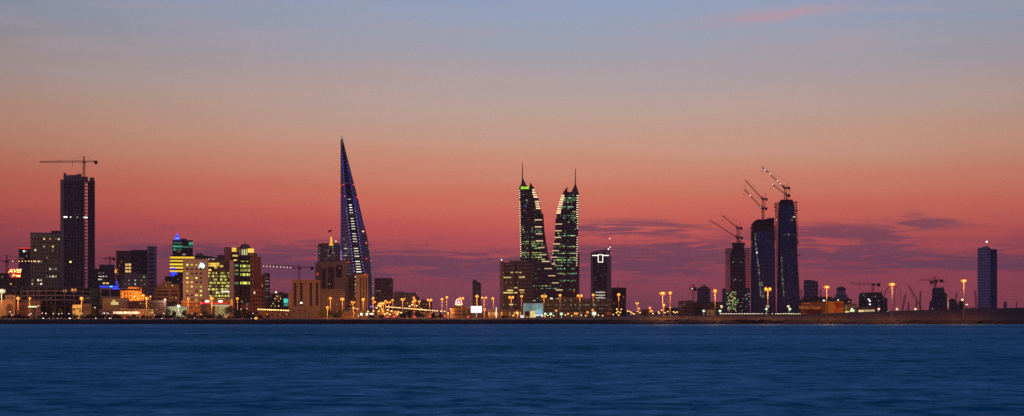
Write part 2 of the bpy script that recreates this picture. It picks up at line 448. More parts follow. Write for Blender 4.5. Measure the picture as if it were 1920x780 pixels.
b.add(vs, [(i*n+j, (i+1)*n+j, (i+1)*n+j+1, i*n+j+1) for i in range(len(rows)-1) for j in range(n-1)])
tag(b.build('shore', SHM), kind='structure')
GR = wall('ground_dust', (.13, .10, .08), vary=.4)
b = MB(); b.add([(-4900,1206,GZ-.1),(4900,1206,GZ-.1),(4900,6400,GZ-.1),(-4900,6400,GZ-.1)], [(0,1,2,3)])
tag(b.build('ground', GR), kind='structure')
ASP = wall('asphalt', (.05, .05, .05), vary=.2)
b = MB(); b.box(-620, 40, 1210, 1226, 2.5, GZ); tag(b.build('coast_road', ASP), kind='structure')
for yy in (1209.6, 1226.0):
    b = MB(); b.box(-620, 40, yy, yy + .4, 2.5, GZ + .13); tag(b.build('kerb', CONC), kind='structure')
b = MB()
for k in range(110): b.box(-615 + k*6, -612 + k*6, 1217.9, 1218.1, GZ, GZ + .006)
tag(b.build('lane_markings', WHITE), kind='structure')

# ---------------------------------------------------------------- lamps
def lamp_light(power, r=.5, col=(1, .33, .05)):
    k = ('L', power, r, col)
    if k not in UNIT:
        l = bpy.data.lights.new('bulb', 'POINT'); l.energy = power * .75; l.shadow_soft_size = r; l.color = col; UNIT[k] = l
    return UNIT[k]
HALO = emit('sodium_halo', (1.0, .26, .02), 1.15)  # orange halo round the lamps, put in as an emissive shell
def lens_mesh(w, h, d, mat, name='lamp_lens'):
    k = ('lens', w, h, d, mat.name)
    if k not in UNIT:
        b = MB(); b.lathe([(.18, 0), (.40, -.10*h), (.50, -.42*h), (.46, -.72*h), (.28, -.97*h), (.04, -1.06*h)], 10)
        b.v = [(x*w, y*d, z) for x, y, z in b.v]
        me = bpy.data.meshes.new(name); me.from_pydata(b.v, [], b.f); me.materials.append(mat); UNIT[k] = me
    return UNIT[k]
def lamp(px, py, D, label, kind='single', power=0, base=None, mat=None, sz=1.0, spread=5, group=None, off=0, col=(1,.33,.05), name='street_lamp'):
    """kind: single (one arm), double (T head), mast (ring of floodlights)"""
    mat = mat or SOD
    p = W(px, py, D)
    if base is None:
        base = GZ
        if D < 1215:
            zb = bund(p.x * 1170 / D); base = 3.5 + (.6 if D > 1140 else .2) * (zb - 3.5) if D < 1165 else zb
            base -= .3
    H = p.z - base
    t = thing(name, label, 'street lamp', (p.x, p.y, base), 0, group)
    r = .16 + H * .006 * sz
    b = MB(); b.tube((0,0,0), (0,0,H*.35), r*1.25, 8, r); b.tube((0,0,H*.35), (0,0,H), r, 8, r*.55); b.box(-r*2.2, r*2.2, -r*2.2, r*2.2, 0, .5)
    b.build('post', POSTM, t)
    k = D / F
    if kind == 'double':
        dxs = (-spread*k/2, spread*k/2)
        b = MB(); b.tube((dxs[0]*.6,0,H), (dxs[1]*.6,0,H), .14, 6); b.build('arm', POSTM, t)
        ww = min(2.1*sz, spread*k*.55)
    elif kind == 'mast':
        dxs = (0,); b = MB(); b.lathe([(.3,H-.3),(1.5*sz,H),(1.6*sz,H+.25),(.3,H+.5)], 12); b.build('lamp_ring', POSTM, t); ww = 3.1*sz
    else:
        dxs = (off*k,); ww = 1.9*sz
        if off: b = MB(); b.tube((0,0,H-.3), (off*k,0,H+.1), .1, 5); b.build('arm', POSTM, t)
    glow = HALO if mat in (SOD, SODS) or mat.name == 'flood_sodium' else emit(mat.name + '_halo', tuple(c*.9 for c in col), .9)
    for d in dxs:
        h = bpy.data.objects.new('lamp_head', lens_mesh(ww*1.05, .35*sz, 1.5*sz, POSTM, 'lamp_head')); COL.objects.link(h); h.parent = t; h.location = (d, 0, H + 1.2*sz)
        l = bpy.data.objects.new('refractor_bowl', lens_mesh(ww*1.25+.6*sz, 2.3*sz, 1.9*sz, glow, 'refractor_bowl')); COL.objects.link(l); l.parent = h; l.location = (0, 0, -.36*sz)  # oversized glowing bowl stands in for the halo of the lamp
        l = bpy.data.objects.new('lamp_lens', lens_mesh(ww*.9, 1.1*sz, 2.3*sz, mat)); COL.objects.link(l); l.parent = h; l.location = (0, 0, -.8*sz)
    if power:
        o = bpy.data.objects.new('bulb', lamp_light(power, .7, col)); COL.objects.link(o); o.parent = t; o.location = (0, -2.3, H - 2.7*sz)
    return t

# ---------------------------------------------------------------- tower cranes
def crane(px, py_base, py_jib, pl, pr, py_top, D, label, zroot=None, cab=None, lights=(), tilt=0.0, mat=None, w=1.9, r=.16, lightmat=None, hook=None, group=None, yaw=0):
    """hammerhead crane: mast at px, jib from pl to pr at py_jib, cat-head up to py_top; the heavy end is the nearer one"""
    mat = mat or STEELR; k = D / F
    p0 = W(px, py_base, D); t = thing('tower_crane', label, 'crane', tuple(p0), math.radians(yaw), group)
    zj = (py_base - py_jib) * k; za = (py_base - py_top) * k; xl = (pl - px) * k; xr = (pr - px) * k
    b = MB(); b.lattice((0,0,0), (0,0,zj), w, r); b.build('mast', mat, t)
    b = MB(); b.box(-w*.7, w*.7, -w*.7, w*.7, zj-.5, zj+.6); b.box(w*.3, w*1.1, -w*1.1, -w*.3, zj-1.6, zj+.4); b.build('cab', DARK, t)
    long_, short = (xl, xr) if abs(xl) > abs(xr) else (xr, xl)
    tl = tilt * abs(long_)
    b = MB(); b.lattice((0,0,zj+w*.35), (long_,0,zj+w*.35+tl), w*.75, r*.8); b.build('jib', mat, t)
    b = MB(); b.lattice((0,0,zj+w*.35), (short,0,zj+w*.35), w*.6, r*.9); b.build('counter_jib', mat, t)
    b = MB(); b.box(short - math.copysign(3.2, short) if short > 0 else short, short if short > 0 else short + 3.2, -.9, .9, zj-2.2, zj+1.0); b.build('counterweight', DARK, t)
    b = MB(); b.lattice((0,0,zj+w*.5), (0,0,za), w*.5, r*.9, seg=4); b.build('cat_head', mat, t)
    b = MB(); b.tube((0,0,za), (long_*.62,0,zj+w*.7+tl*.62), .09, 3); b.tube((0,0,za), (long_*.3,0,zj+w*.7), .09, 3); b.tube((0,0,za), (short*.9,0,zj+w*.6), .09, 3); b.build('tie_cable', DARK, t)
    hx = long_ * .45 if hook is None else (hook - px) * k
    b = MB(); b.box(hx-.8, hx+.8, -.6, .6, zj-.9, zj-.2); b.tube((hx,0,zj-.5), (hx,0,zj-4), .07, 3); b.box(hx-.4,hx+.4,-.3,.3,zj-5,zj-4); b.build('trolley', DARK, t)
    for lx in lights:
        xx = (lx - px) * k; q = MB(); q.lathe([(.05,-.5),(.5,-.25),(.5,.25),(.05,.5)], 6); q.build('work_light', lightmat or WHT, t, (xx, -w, zj + tl * abs(xx / long_)))
    return t

def luffer(px, py_base, py_cab, tx, ty, D, label, rear=6, lights=(), w=1.8, r=.15, mat=None, mastpx=None):
    """luffing crane: mast at px up to py_cab, jib pivot there rising to the tip (tx,ty)"""
    mat = mat or STEELR; k = D / F; p0 = W(px, py_base, D)
    t = thing('luffing_crane', label, 'crane', tuple(p0))
    zc = (py_base - py_cab) * k; jx = (tx - px) * k; jz = (py_base - ty) * k
    b = MB(); b.lattice((0,0,0), (0,0,zc), w, r); b.build('mast', mat, t)
    b = MB(); b.box(-w*.8, w*.8, -w*.8, w*.8, zc-.8, zc+.5); b.box(-1.2*w, -.5*w, -w, w*.2, zc+.4, zc+2.6); b.build('cab', DARK, t)
    px0 = -w*.8
    b = MB(); b.lattice((px0,0,zc+1), (jx,0,jz), w*.55, r*.75); b.build('jib', mat, t)
    b = MB(); b.box(0, rear*k, -w*.45, w*.45, zc+.2, zc+1.2); b.box(rear*k*.55, rear*k, -w*.6, w*.6, zc-1.6, zc+.2); b.build('counterweight', DARK, t)
    ax = 5*k; a_z = zc + 11*k
    b = MB(); b.tube((w*.2,0,zc+1), (ax,0,a_z), r, 4); b.tube((rear*k*.7,0,zc+1), (ax,0,a_z), r*.7, 4); b.build('a_frame', mat, t)
    b = MB(); b.tube((ax,0,a_z), (jx*.96,0,jz-.2), .09, 3); b.tube((jx,0,jz), (jx,0,jz-5), .08, 3); b.box(jx-.4, jx+.4, -.3, .3, jz-6, jz-5); b.build('rope', DARK, t)
    for f in lights:
        q = MB(); q.lathe([(.05,-.4),(.42,-.22),(.42,.22),(.05,.4)], 6)
        q.build('work_light', WHT, t, (px0 + (jx-px0)*f, -w*.5, zc+1 + (jz-zc-1)*f))
    return t

# ---------------------------------------------------------------- planting
LEAF = wall('dark_foliage', (.035, .055, .025), vary=.6)
BARK = wall('bark', (.10, .07, .05))
def tree(px, py, D, w, label, cat='tree', seed=1, group=None, base=None, dens=1.0):
    """crown top at py, crown width w (pixels of the photo)"""
    rr = random.Random(seed); p = W(px, py, D); bz = GZ if base is None else base; H = p.z - bz; k = D / F; rad = w * k / 2
    t = thing('tree' if cat == 'tree' else 'shrub', label, cat, (p.x, p.y, bz), 0, group)
    th = H * (.35 if cat == 'tree' else .15)
    b = MB(); b.tube((0,0,0), (0,0,th+.5), .05*H*.5+.08, 7, .04*H*.4+.05)
    for i in range(6):
        a = rr.random()*6.28; b.tube((0,0,th*.8), (math.cos(a)*rad*.55, math.sin(a)*rad*.55, th + (H-th)*(.3+.4*rr.random())), .10, 4, .04)
    b.build('trunk', BARK, t)
    b = MB()
    clumps = []
    for i in range(int(11*dens)):
        a = rr.random()*6.28; q = rr.random()**.6 * .75; zz = th*.7 + (H-th*.7)*(.15 + .7*rr.random())
        f = math.sqrt(max(.1, 1 - ((zz - th*.7) / (H-th*.7+.01))**2))
        clumps.append((math.cos(a)*rad*q*f, math.sin(a)*rad*q*f, zz, rad*(.28+.22*rr.random())))
    for cx, cy, cz, cr in clumps:
        for i in range(int(70*dens)):
            v = Vector((rr.gauss(0,1), rr.gauss(0,1), rr.gauss(0,.8))); v.normalize(); v *= cr * (.45 + .6*rr.random())
            c = Vector((cx, cy, cz)) + v
            if c.z < .3: c.z = .3
            u = Vector((rr.gauss(0,1), rr.gauss(0,1), rr.gauss(0,1))).normalized(); z_ = u.orthogonal().normalized(); s_ = .28 + .3*rr.random()
            b.add([c - u*s_, c - z_*s_*.5, c + u*s_, c + z_*s_*.5], [(0,1,2,3)])
    b.build('crown' if cat == 'tree' else 'foliage', LEAF, t)
    return t
def palm(px, py, D, label, seed=1, w=9, group=None):
    rr = random.Random(seed); p = W(px, py, D); H = p.z - GZ; k = D / F
    t = thing('palm_tree', label, 'palm tree', (p.x, p.y, GZ), 0, group)
    b = MB(); n = 6
    for i in range(n): b.tube((math.sin(i*.3)*.15,0,H*.8*i/n), (math.sin((i+1)*.3)*.15,0,H*.8*(i+1)/n), .28-.02*i, 7, .25-.02*i)
    b.build('trunk', BARK, t)
    b = MB(); L = w*k*.5
    for i in range(20):
        a = i*2.4 + rr.random()*.4; up = .9 - 1.1*(i/20.)
        prev = Vector((.1,0,H*.8)); d = Vector((math.cos(a), math.sin(a), 0)); side = Vector((-math.sin(a), math.cos(a), 0))
        for j in range(6):
            f = (j+1)/6; c = Vector((.1,0,H*.8)) + d*L*f + Vector((0,0,1))*L*(up*f*1.1 - .95*f*f)
            wd = .55*(1.1-f)
            b.add([prev+side*wd, prev-side*wd, c-side*wd*.8-Vector((0,0,.3)), c+side*wd*.8-Vector((0,0,.3))], [(0,1,2,3)]); prev = c
    b.build('fronds', LEAF, t)
    return t
# ================================================================ LEFT OF THE PICTURE
CAT = 'building'
# dark office block at the far left behind the red sign
b = B('office_block', 'dark office slab carrying the glowing red rooftop sign, far left', CAT, 17, 47, 1500)
b.box('wall', 17, 47, 521, 18, wall('umber_wall', (.13,.08,.06), h=3.4, duty=.4)); b.parapet(17, 47, 521, 18, CONC_D)
b.grid(18, 46, 524, 558, 6, 6, .12, [L_DIM, L_O]); b.done()
s = thing('rooftop_sign', 'glowing red and yellow two-line italic sign on a rooftop', 'sign', tuple(W(27, 521, 1498)), .33)
k = 1498/F
m = MB(); [m.box(x-.12, x+.12, .35, .6, -.5, 17*k) for x in (-9*k*.7, 0, 9*k*.7)]; m.box(-12*k, 12*k, .3, .5, .4, .9); m.build('sign_frame', DARK, s)
m = MB(); m.slab([(-12.6*k,8.5*k),(11*k,8.5*k),(13*k,17.4*k),(-9.8*k,17.4*k)], .05, .3); m.build('red_panel', emit('red_sign_face', (.85,.03,.01), .75), s)
m = MB(); m.slab([(-7*k,.4*k),(10*k,.4*k),(12*k,8*k),(-5*k,8*k)], .05, .3); m.build('lower_panel', emit('red_sign_face', (.85,.03,.01), .75), s)
def text(body, size, mat, parent, loc, name='lettering', ext=.06, shear=0.0, sx=1.0, bold=0.0, align='CENTER', rot=0):
    cu = bpy.data.curves.new(name, 'FONT'); cu.body = body; cu.size = size; cu.extrude = ext; cu.shear = shear; cu.offset = bold; cu.align_x = align
    o = bpy.data.objects.new(name + '_src', cu); COL.objects.link(o)
    bpy.context.view_layer.update()
    me = bpy.data.meshes.new_from_object(o.evaluated_get(bpy.context.evaluated_depsgraph_get()))
    bpy.data.objects.remove(o); me.materials.clear(); me.materials.append(mat)
    ob = bpy.data.objects.new(name, me); COL.objects.link(ob); ob.parent = parent; ob.location = loc
    ob.rotation_euler = (math.radians(90), 0, rot); ob.scale = (sx, 1, 1)
    return ob
YL = emit('yellow_sign_letters', (1.0, .72, .25), 2.2)
text('AVIS', 9.2*k, YL, s, (.3*k, -.05, 10.0*k), shear=.3, sx=1.22, bold=.12)
text('Rent', 6.2*k, YL, s, (3*k, -.05, 2.2*k), shear=.3, sx=1.2, bold=.12)

b = B('office_block', 'dark narrow block outlined by a red neon roof edge beside the tan hotel', CAT, 35, 57, 1900)
b.box('wall', 35, 57, 466, 22, wall('plum_wall', (.10,.06,.07), h=3.6, duty=.5)); b.box('tan_annexe', 37, 56, 493, 4, wall('dim_tan', (.26,.16,.12), h=3.5, duty=.3), front=-4.2)
b.pane(35, 57, 464.6, 466.2, REDN, 'neon_edge', -.3); b.grid(36, 56, 468, 492, 5, 5, .1, L_DIM)
b.beacon(45, 471, WHT, 1.1, -.8, 'roof_floodlight'); b.done()

b = B('hotel', 'tan slab hotel with a regular grid of small square windows, a dozen lit', 'hotel', 57, 114, 1760)
b.box('wall', 57, 114, 438, 20, wall('tan_wall', (.64,.46,.20))); b.parapet(57, 114, 438, 20, CONC)
b.plant(96, 113.5, 437.5, 432)
lt = {(4,0),(6,0),(8,0),(9,0),(4,2),(6,2),(7,2),(1,3),(7,3),(0,1),(5,5),(1,6),(2,6),(3,6),(8,6),(6,8),(7,8),(8,8),(5,10),(6,10),(7,10),(8,10),(0,11),(2,11),(3,11),(0,12),(2,12),(3,12)}
b.grid(58, 113, 444.5, 536, 10, 13, litset=lt, litm=[L_W, L_W, L_Y, L_DIM], fw=.46, fh=.38); b.done()

# tall concrete frame under construction
b = B('tower_under_construction', 'tallest left tower, a bare concrete frame with a gap-toothed top under a crane', 'tower', 113, 178, 1700)
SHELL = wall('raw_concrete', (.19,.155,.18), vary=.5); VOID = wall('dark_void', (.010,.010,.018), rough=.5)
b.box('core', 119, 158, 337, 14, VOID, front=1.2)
b.box('left_wall', 113, 119, 337, 16, wall('pale_pier', (.30,.24,.20)))
b.box('right_bay', 164.5, 178, 339, 16, wall('slate_bay', (.05,.045,.06), h=3.4, duty=.5))
b.poly('crown', [(119,340),(119,325),(124,325),(124,329),(141,328),(150,325.5),(153,326),(153,331),(165,331),(165,340)], 10, SHELL)
b.poly('right_crown', [(168,339),(168,333),(173,331.5),(177,333),(177,339)], 10, SHELL)
m = MB()
for x in (119.8, 126, 131.5, 138, 144, 150, 156.5): m.box(b.X(x)-.45, b.X(x)+.45, 0, 1.3, -4, b.Z(338))
m.build('columns', SHELL, b.root)
flo = [343 + i*6.25 for i in range(32)]
for y in flo:
    m = MB(); m.box(b.X(119), b.X(158.2), .3, 1.2, b.Z(y)-.35, b.Z(y)+.35); m.box(b.X(163.8), b.X(164.5), .3, 1.2, b.Z(y)-.3, b.Z(y)+.3); m.build('floor_slab', SHELL, b.root)
for i, y in enumerate(flo[:-1]):
    m = MB(); m.box(b.X(158.2), b.X(163.8), .4, 1.4, b.Z(y)-.55, b.Z(y)+.75); m.box(b.X(158.2), b.X(159.6), .4, 1.4, b.Z(y)-4, b.Z(y)-.55); m.build('landing', SHELL, b.root)
for i in range(70):
    c = R.randrange(6); y = R.choice(flo[:-1]); x = (120.5, 127, 132.5, 139, 145, 151)[c]
    b.pane(x, x+4.2, y+1.5, y+5, R.choice([wall('plastic_sheet', (.16,.15,.24), rough=.4), wall('board_infill', (.07,.06,.08))]), 'infill_panel', 1.1)
for x0, x1 in ((119.5,126),(131.5,133.5),(144,146),(157,164)): b.pane(x0, x1, 406.2 + .15*(x0-119)/10, 408.2, L_W if x1-x0 < 3 else WHT, 'work_light', -.2)
for x in (119,): b.pane(158.8, 163.2, 500, 503, L_DIM, 'lit_window', .2)
b.done()
crane(157.5, 333, 303.8, 74, 182.5, 293, 1704, 'crane with a long level jib on top of the tallest left tower', tilt=-.012, hook=136, w=2.0, r=.2)
crane(149, 575, 488, 112, 176, 478, 1500, 'crane standing in front of the tallest left tower, one amber lamp on its jib', hook=165, lights=(), mat=wall('ochre_crane', (.20,.14,.08)), w=1.7, r=.14)
s_ = B('lamp_cluster', 'amber lamp hanging from the jib in front of the tallest left tower', 'lamp', 130, 134, 1496, base=W(132, 491, 1496).z)
m = MB(); m.lathe([(.1,-.8),(.9,-.4),(.9,.3),(.1,.8)], 8); m.build('lamp_lens', emit('amber_glass', (1,.62,.12), 3.5), s_.root); m = MB(); m.tube((0,0,.7),(0,0,1.6),.1,4); m.build('hanger', DARK, s_.root)
crane(13, 560, 490, -22, 112, 478, 1600, 'crane at the far left edge with a string of lamps along its jib', lights=(25, 37, 43, 49, 55, 60, 64, 67, 74), lightmat=emit('jib_lamp', (1,.6,.25), 2.6), hook=10)

b = B('tower_block', 'pale low block cut by the left edge of the photo behind the cranes', CAT, -14, 17, 1560)
b.box('wall', -14, 17, 512, 18, wall('umber_wall2', (.16,.10,.08), h=3.2, duty=.35)); b.grid(-12, 16, 516, 560, 6, 7, .1, L_DIM); b.done()

# curved multi-storey car park
b = B('car_park', 'long low car park with pale floor bands under the tallest left tower', 'car park', 40, 174, 1420)
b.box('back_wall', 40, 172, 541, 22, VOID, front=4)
for i, y in enumerate((540, 546.5, 555, 563.5, 573)):
    m = MB(); n = 16; pts = []
    for j in range(n+1):
        x = 40 + 132*j/n; sag = -2.2*math.sin(math.pi*j/n) * (1 if i < 4 else 0)
        pts.append((b.X(x), -6*math.sin(math.pi*j/n), b.Z(y + sag*.6)))
    for (x0,y0,z0),(x1,y1,z1) in zip(pts, pts[1:]):
        m.add([(x0,y0,z0-.55),(x1,y1,z1-.55),(x1,y1,z1+.45),(x0,y0,z0+.45),(x0,5,z0-.55),(x1,5,z1-.55),(x1,5,z1+.45),(x0,5,z0+.45)], [(0,1,2,3),(4,7,6,5),(3,2,6,7),(0,4,5,1)])
    m.build('parapet_band', wall('pale_band', (.50,.40,.36)) if i in (1,2,3) else CONC_D, b.root)
for x in (40, 51, 63, 73, 87, 104, 121, 139, 156, 170):
    m = MB(); q = -6*math.sin(math.pi*(x-40)/132); m.box(b.X(x)-.5, b.X(x)+.5, q+.3, q+1.3, -4, b.Z(541)); m.build('column', CONC, b.root)
b.pane(118, 125, 543.5, 547, L_O, 'lit_bay', 3.6); b.pane(134, 143, 541.5, 547, L_O, 'lit_bay', 3.6)
for i in range(16): x = 46 + R.random()*120; y = R.choice((550, 559, 568)); b.pane(x, x+3, y-1, y+.5, L_DIM, 'ceiling_light', 3.0)
b.done()

b = B('netted_block', 'narrow block wrapped in dark green scaffold netting beside the car park', CAT, 171, 190, 1400)
b.box('netting', 171, 190, 540, 14, wall('green_net', (.06,.13,.09), vary=.7)); m = MB()
for i in range(8): x = b.X(171) + i*(b.X(190)-b.X(171))/7; m.tube((x,-.5,-2),(x,-.5,b.Z(538)),.07,4)
for i in range(9): z = i*2.2; m.tube((b.X(171),-.5,z),(b.X(190),-.5,z),.06,4)
m.build('scaffold', STEEL, b.root); b.done()

b = B('apartment_block', 'stepped dark block with lit upper strip windows right of the tallest left tower', CAT, 178, 216, 1820)
b.box('wall', 178, 217, 504, 18, wall('violet_block', (.22,.15,.17), h=3.5, duty=.4)); b.box('upper_storeys', 186, 215, 496, 12, wall('violet_block2', (.17,.13,.16)), y0=504, front=3)
b.grid(184, 212, 510, 514, 7, 1, .6, L_DIMW); b.grid(184, 201, 516.6, 520, 6, 1, .95, L_W); b.grid(184, 192, 522, 526, 3, 1, .9, L_W)
b.pane(193, 197, 529.5, 532.5, L_Y); b.pane(199, 204, 529.5, 532.5, L_Y); b.done()
crane(206, 497, 485, 192, 216, 481, 1822, 'small dark crane head above the stepped block', hook=198, mat=STEEL)

b = B('podium_block', 'low retail block with a blue neon roof strip', CAT, 188, 262, 1400)
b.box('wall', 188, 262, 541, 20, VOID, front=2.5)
for y in (541.5, 556.5): b.box('floor_band', 188, 262, y-1.2, 3, wall('pale_band2', (.42,.34,.32)), y0=y+1.2, front=-.4)
for x in (189, 206.5, 225.5, 244, 261): b.box('column', x-.9, x+.9, 541, 2, wall('pale_band2', (.42,.34,.32)), y0=572, front=-.2)
b.pane(187, 222, 536.2, 538.8, BLUE, 'neon_strip', -1); b.pane(211, 223, 540, 542.4, BLUE, 'neon_strip', -1.2); b.pane(216, 222, 531, 535, emit('dim_blue', (.04,.05,.8), .6), 'neon_strip', -1)
b.pane(206, 211, 536.4, 538.4, emit('cyan_sign', (.2,.9,1), 1.4), 'sign_panel', -1.3); b.beacon(219.5, 529, BLUE, .8)
b.done()

b = B('walled_compound', 'plain tan wall with a yellow uplight wash put on as glowing panes below the blue neon block', 'wall', 192, 242, 1300)
b.box('wall', 192, 242, 559, 12, wall('tan_wall3', (.40,.31,.18))); b.box('coping', 191.5, 242.5, 558.4, 13, CONC, y0=559, front=-.5)
for x0, x1, y0, y1 in ((208, 222, 566, 571.5), (211, 216, 562.5, 566)): b.pane(x0, x1, y0, y1, emit('yellow_opening_or_wash', (1,.74,.28), .9, .3), 'lit_opening_or_wash')  # glowing panes put on the wall as the wash of an uplight
b.done()

# trio of slabs
b = B('apartment_block', 'brown block with a stack of eight orange-lit windows', CAT, 218, 246, 1760)
b.box('wall', 218, 246, 472, 16, wall('rust_wall', (.24,.12,.09), h=3.6, duty=.35)); b.parapet(218, 246, 472, 16, CONC_D)
b.grid(219, 233, 480, 545, 4, 9, .04, L_DIM); b.grid(234.3, 246.2, 493, 518, 2, 4, litset={(0,0),(1,0),(0,1),(1,1),(0,2),(1,2),(0,3)}, litm=emit('lit_flat_orange', (1,.60,.22), 1.0, .15), fw=.8, fh=.62)
b.pane(215.6, 218, 505.5, 511.5, emit('orange_neon', (1,.22,.02), 3), 'neon_sign', -.2); b.done()
b = B('office_block', 'dark blue glass block with a needle mast, between a brown and a pale-striped one', CAT, 246, 277, 1790)
b.box('wall', 245, 277, 470, 16, wall('deep_blue_glass', (.012,.022,.05), h=3.6, duty=.8, glass=(.010,.02,.045), rough=.3))
b.box('roof_slab', 244.6, 277, 468.6, 17, CONC, y0=470, front=-.4)
b.box('balcony_stack', 246.5, 257.5, 489, 3, wall('balc', (.28,.24,.27), h=5.6, duty=.55), front=-3.2); m = MB(); m.tube((b.X(254),3,b.Z(469)),(b.X(254),3,b.Z(460)),.25,5,.08); m.build('mast', STEEL, b.root); b.done()
b = B('office_block', 'pale slab with wide dark balcony stripes beside the blue glass block', CAT, 276, 294, 1780)
b.box('wall', 276, 294, 464, 18, wall('stripe_pale', (.44,.36,.38), vary=.2)); b.box('roof_slab', 275.5, 294.5, 462, 19, CONC, y0=464, front=-.5)
for i in range(13): b.pane(279.5, 288.5, 468 + i*7.4, 471.5 + i*7.4, wall('stripe_dark', (.035,.03,.05)), 'balcony')
b.done()

b = B('apartment_block', 'low tan flats with a few teal and white lit windows under the striped slab', CAT, 226, 277, 1600)
b.box('wall', 232, 277, 515, 16, wall('tan_dim', (.34,.24,.17))); b.box('wing', 228, 262, 524, 6, wall('tan_dim', (.34,.24,.17)), front=-6); b.parapet(232, 277, 515, 16, CONC)
TEAL = emit('teal_window', (.35,.95,.75), .9, .3)
for x, y, mt in ((253.5,526,TEAL),(253.5,533,TEAL),(242,526,L_DIMW),(235,533,L_DIMW),(242,533,L_DIMW),(265,526,L_DIMW),(271,526,L_DIMW),(271,533,L_DIMW)): b.pane(x-1.3, x+1.3, y-1.4, y+1.2, mt, front=-6 if x < 262 else 0)
b.pane(269, 270.8, 518, 520.5, emit('green_lamp', (.1,.9,.2), 1.2), 'green_lamp'); b.grid(233, 276, 538, 560, 9, 4, .08, L_O, front=-6 if False else 0); b.done()

b = B('palace', 'ornate low building floodlit orange with a small minaret', 'palace', 226, 262, 1380)
PAL = wall('palace_stone', (.34,.19,.08))
b.box('wall', 226, 262, 545, 14, PAL); b.box('left_wing', 240, 262, 538, 8, PAL, y0=545, front=3)
m = MB(); cx = b.X(264.5); m.prism([(cx-.9,-2),(cx+.9,-2),(cx+.9,-.2),(cx-.9,-.2)], -3, b.Z(539)); m.lathe([(1.2,b.Z(539)),(1.2,b.Z(538)),(.8,b.Z(537.5)),(.8,b.Z(535)),(.1,b.Z(532))], 10, cx, -1.1); m.build('minaret', PAL, b.root)
b.grid(227, 262, 547, 562, 7, 2, .35, [emit('orange_arch', (1,.42,.06), 1.2, .3)], fw=.4, fh=.6)
for x, y in ((252.5,556),(268,566),(272,566)): b.pane(x-1.6, x+1.6, y-1, y+1, emit('sodium_glow_window', (1,.5,.12), 2.5), 'lit_doorway', -.4)
b.done()

b = B('apartment_block', 'stepped sand-coloured flats with deep dark balconies', CAT, 290, 338, 1450)
SF = wall('sand_flats', (.42,.26,.13))
b.box('wall', 290, 337, 541, 18, SF); b.box('upper_storeys', 294, 336, 533, 14, SF, y0=541, front=2); b.box('top_storey', 304, 322, 527, 10, SF, y0=533, front=3)
for y in (545, 551.5, 558.5, 565.5):
    for x in (291.5, 304, 321.5):
        b.pane(x, x + 11.5, y, y + 2.8, wall('balcony_void', (.025,.015,.015)), 'balcony')
for x, y in ((323,559),(330,559),(323,535),(312,535)): b.pane(x-1, x+1, y-1, y+1, L_Y)
b.box('dark_annexe', 309, 321, 566, 8, wall('annexe', (.07,.05,.05)), front=-8.2); b.done()
b = B('office_block', 'dark block behind the sand-coloured flats and below the yellow banded tower', CAT, 309, 346, 1560)
b.box('wall', 309, 346, 518, 14, wall('dusky', (.07,.05,.06), h=3.5, duty=.4)); b.grid(311, 344, 521, 560, 8, 8, .03, L_DIM); b.done()

# green and yellow banded tower with blue crown
b = B('office_tower', 'banded tower glowing green above and yellow below, with a blue-lit crown', 'tower', 318, 363, 1720)
b.box('lower_storeys', 318, 363, 479.5, 22, wall('band_dark', (.03,.03,.04), rough=.3))
m = MB(); n = 18; pts = []
for i in range(n):
    a = 2*math.pi*i/n; hw = (b.X(363)-b.X(323))/2; pts.append(((b.X(323)+b.X(363))/2 + hw*math.copysign(abs(math.cos(a))**.6, math.cos(a)), 11 + 10*math.copysign(abs(math.sin(a))**.6, math.sin(a))))
m.prism(pts, b.Z(481), b.Z(450)); m.build('upper_storeys', NAVY, b.root)
m = MB(); m.box(b.X(335), b.X(350), 5, 14, b.Z(450), b.Z(447)); m.build('roof_plant_room', CONC_D, b.root)
GRB = emit('green_band', (.10,.75,.42), .55, .2, .8); GRD = emit('green_band_dim', (.12,.45,.30), .25, .2, .8)
for y, mt in ((455.5, GRD), (462, GRB), (468, GRD)): b.pane(324.5, 341, y-1.8, y+1.6, mt, 'lit_band', .9)
b.pane(354, 361.5, 453.5, 459, GRB, 'lit_band', 1.5); b.pane(341, 361, 461, 464.5, GRD, 'lit_band', 1.0); b.pane(326, 329, 466, 470, GRB, 'lit_band', .8); b.pane(332, 338, 471, 473, L_DIM, 'lit_band', .8); b.pane(342,348,476,478,L_W,'lit_band',.8)
YB = emit('yellow_band', (1.0,.62,.04), 1.3, .3, .4)
for y, x1 in ((483, 364), (489.3, 344), (495.8, 344), (502, 344), (508.5, 344)): b.pane(318.5, x1, y-1.7, y+1.6, YB, 'lit_band')
for x0,x1,y in ((320,331,503.5),(320,331,511),(320,333,513.5),(319,327,516.5)): b.pane(x0, x1, y-1, y+1, BLUE, 'blue_band', -.25)
m = MB(); cx = b.X(332); zz = b.Z(449.5); m.lathe([(3.4,zz),(3.4,zz+1.2),(2.2,zz+1.6),(2.2,zz+4.2),(1.2,zz+5),(.9,zz+7),(.1,zz+8)], 10, cx, 5); m.build('crown', BLUE, b.root)
b.pane(329, 335, 446, 448, emit('cyan_crown', (.3,.6,1), 1.4), 'crown_band', 2.4); b.beacon(332, 438.5, RED, .6, 4.5); b.done()

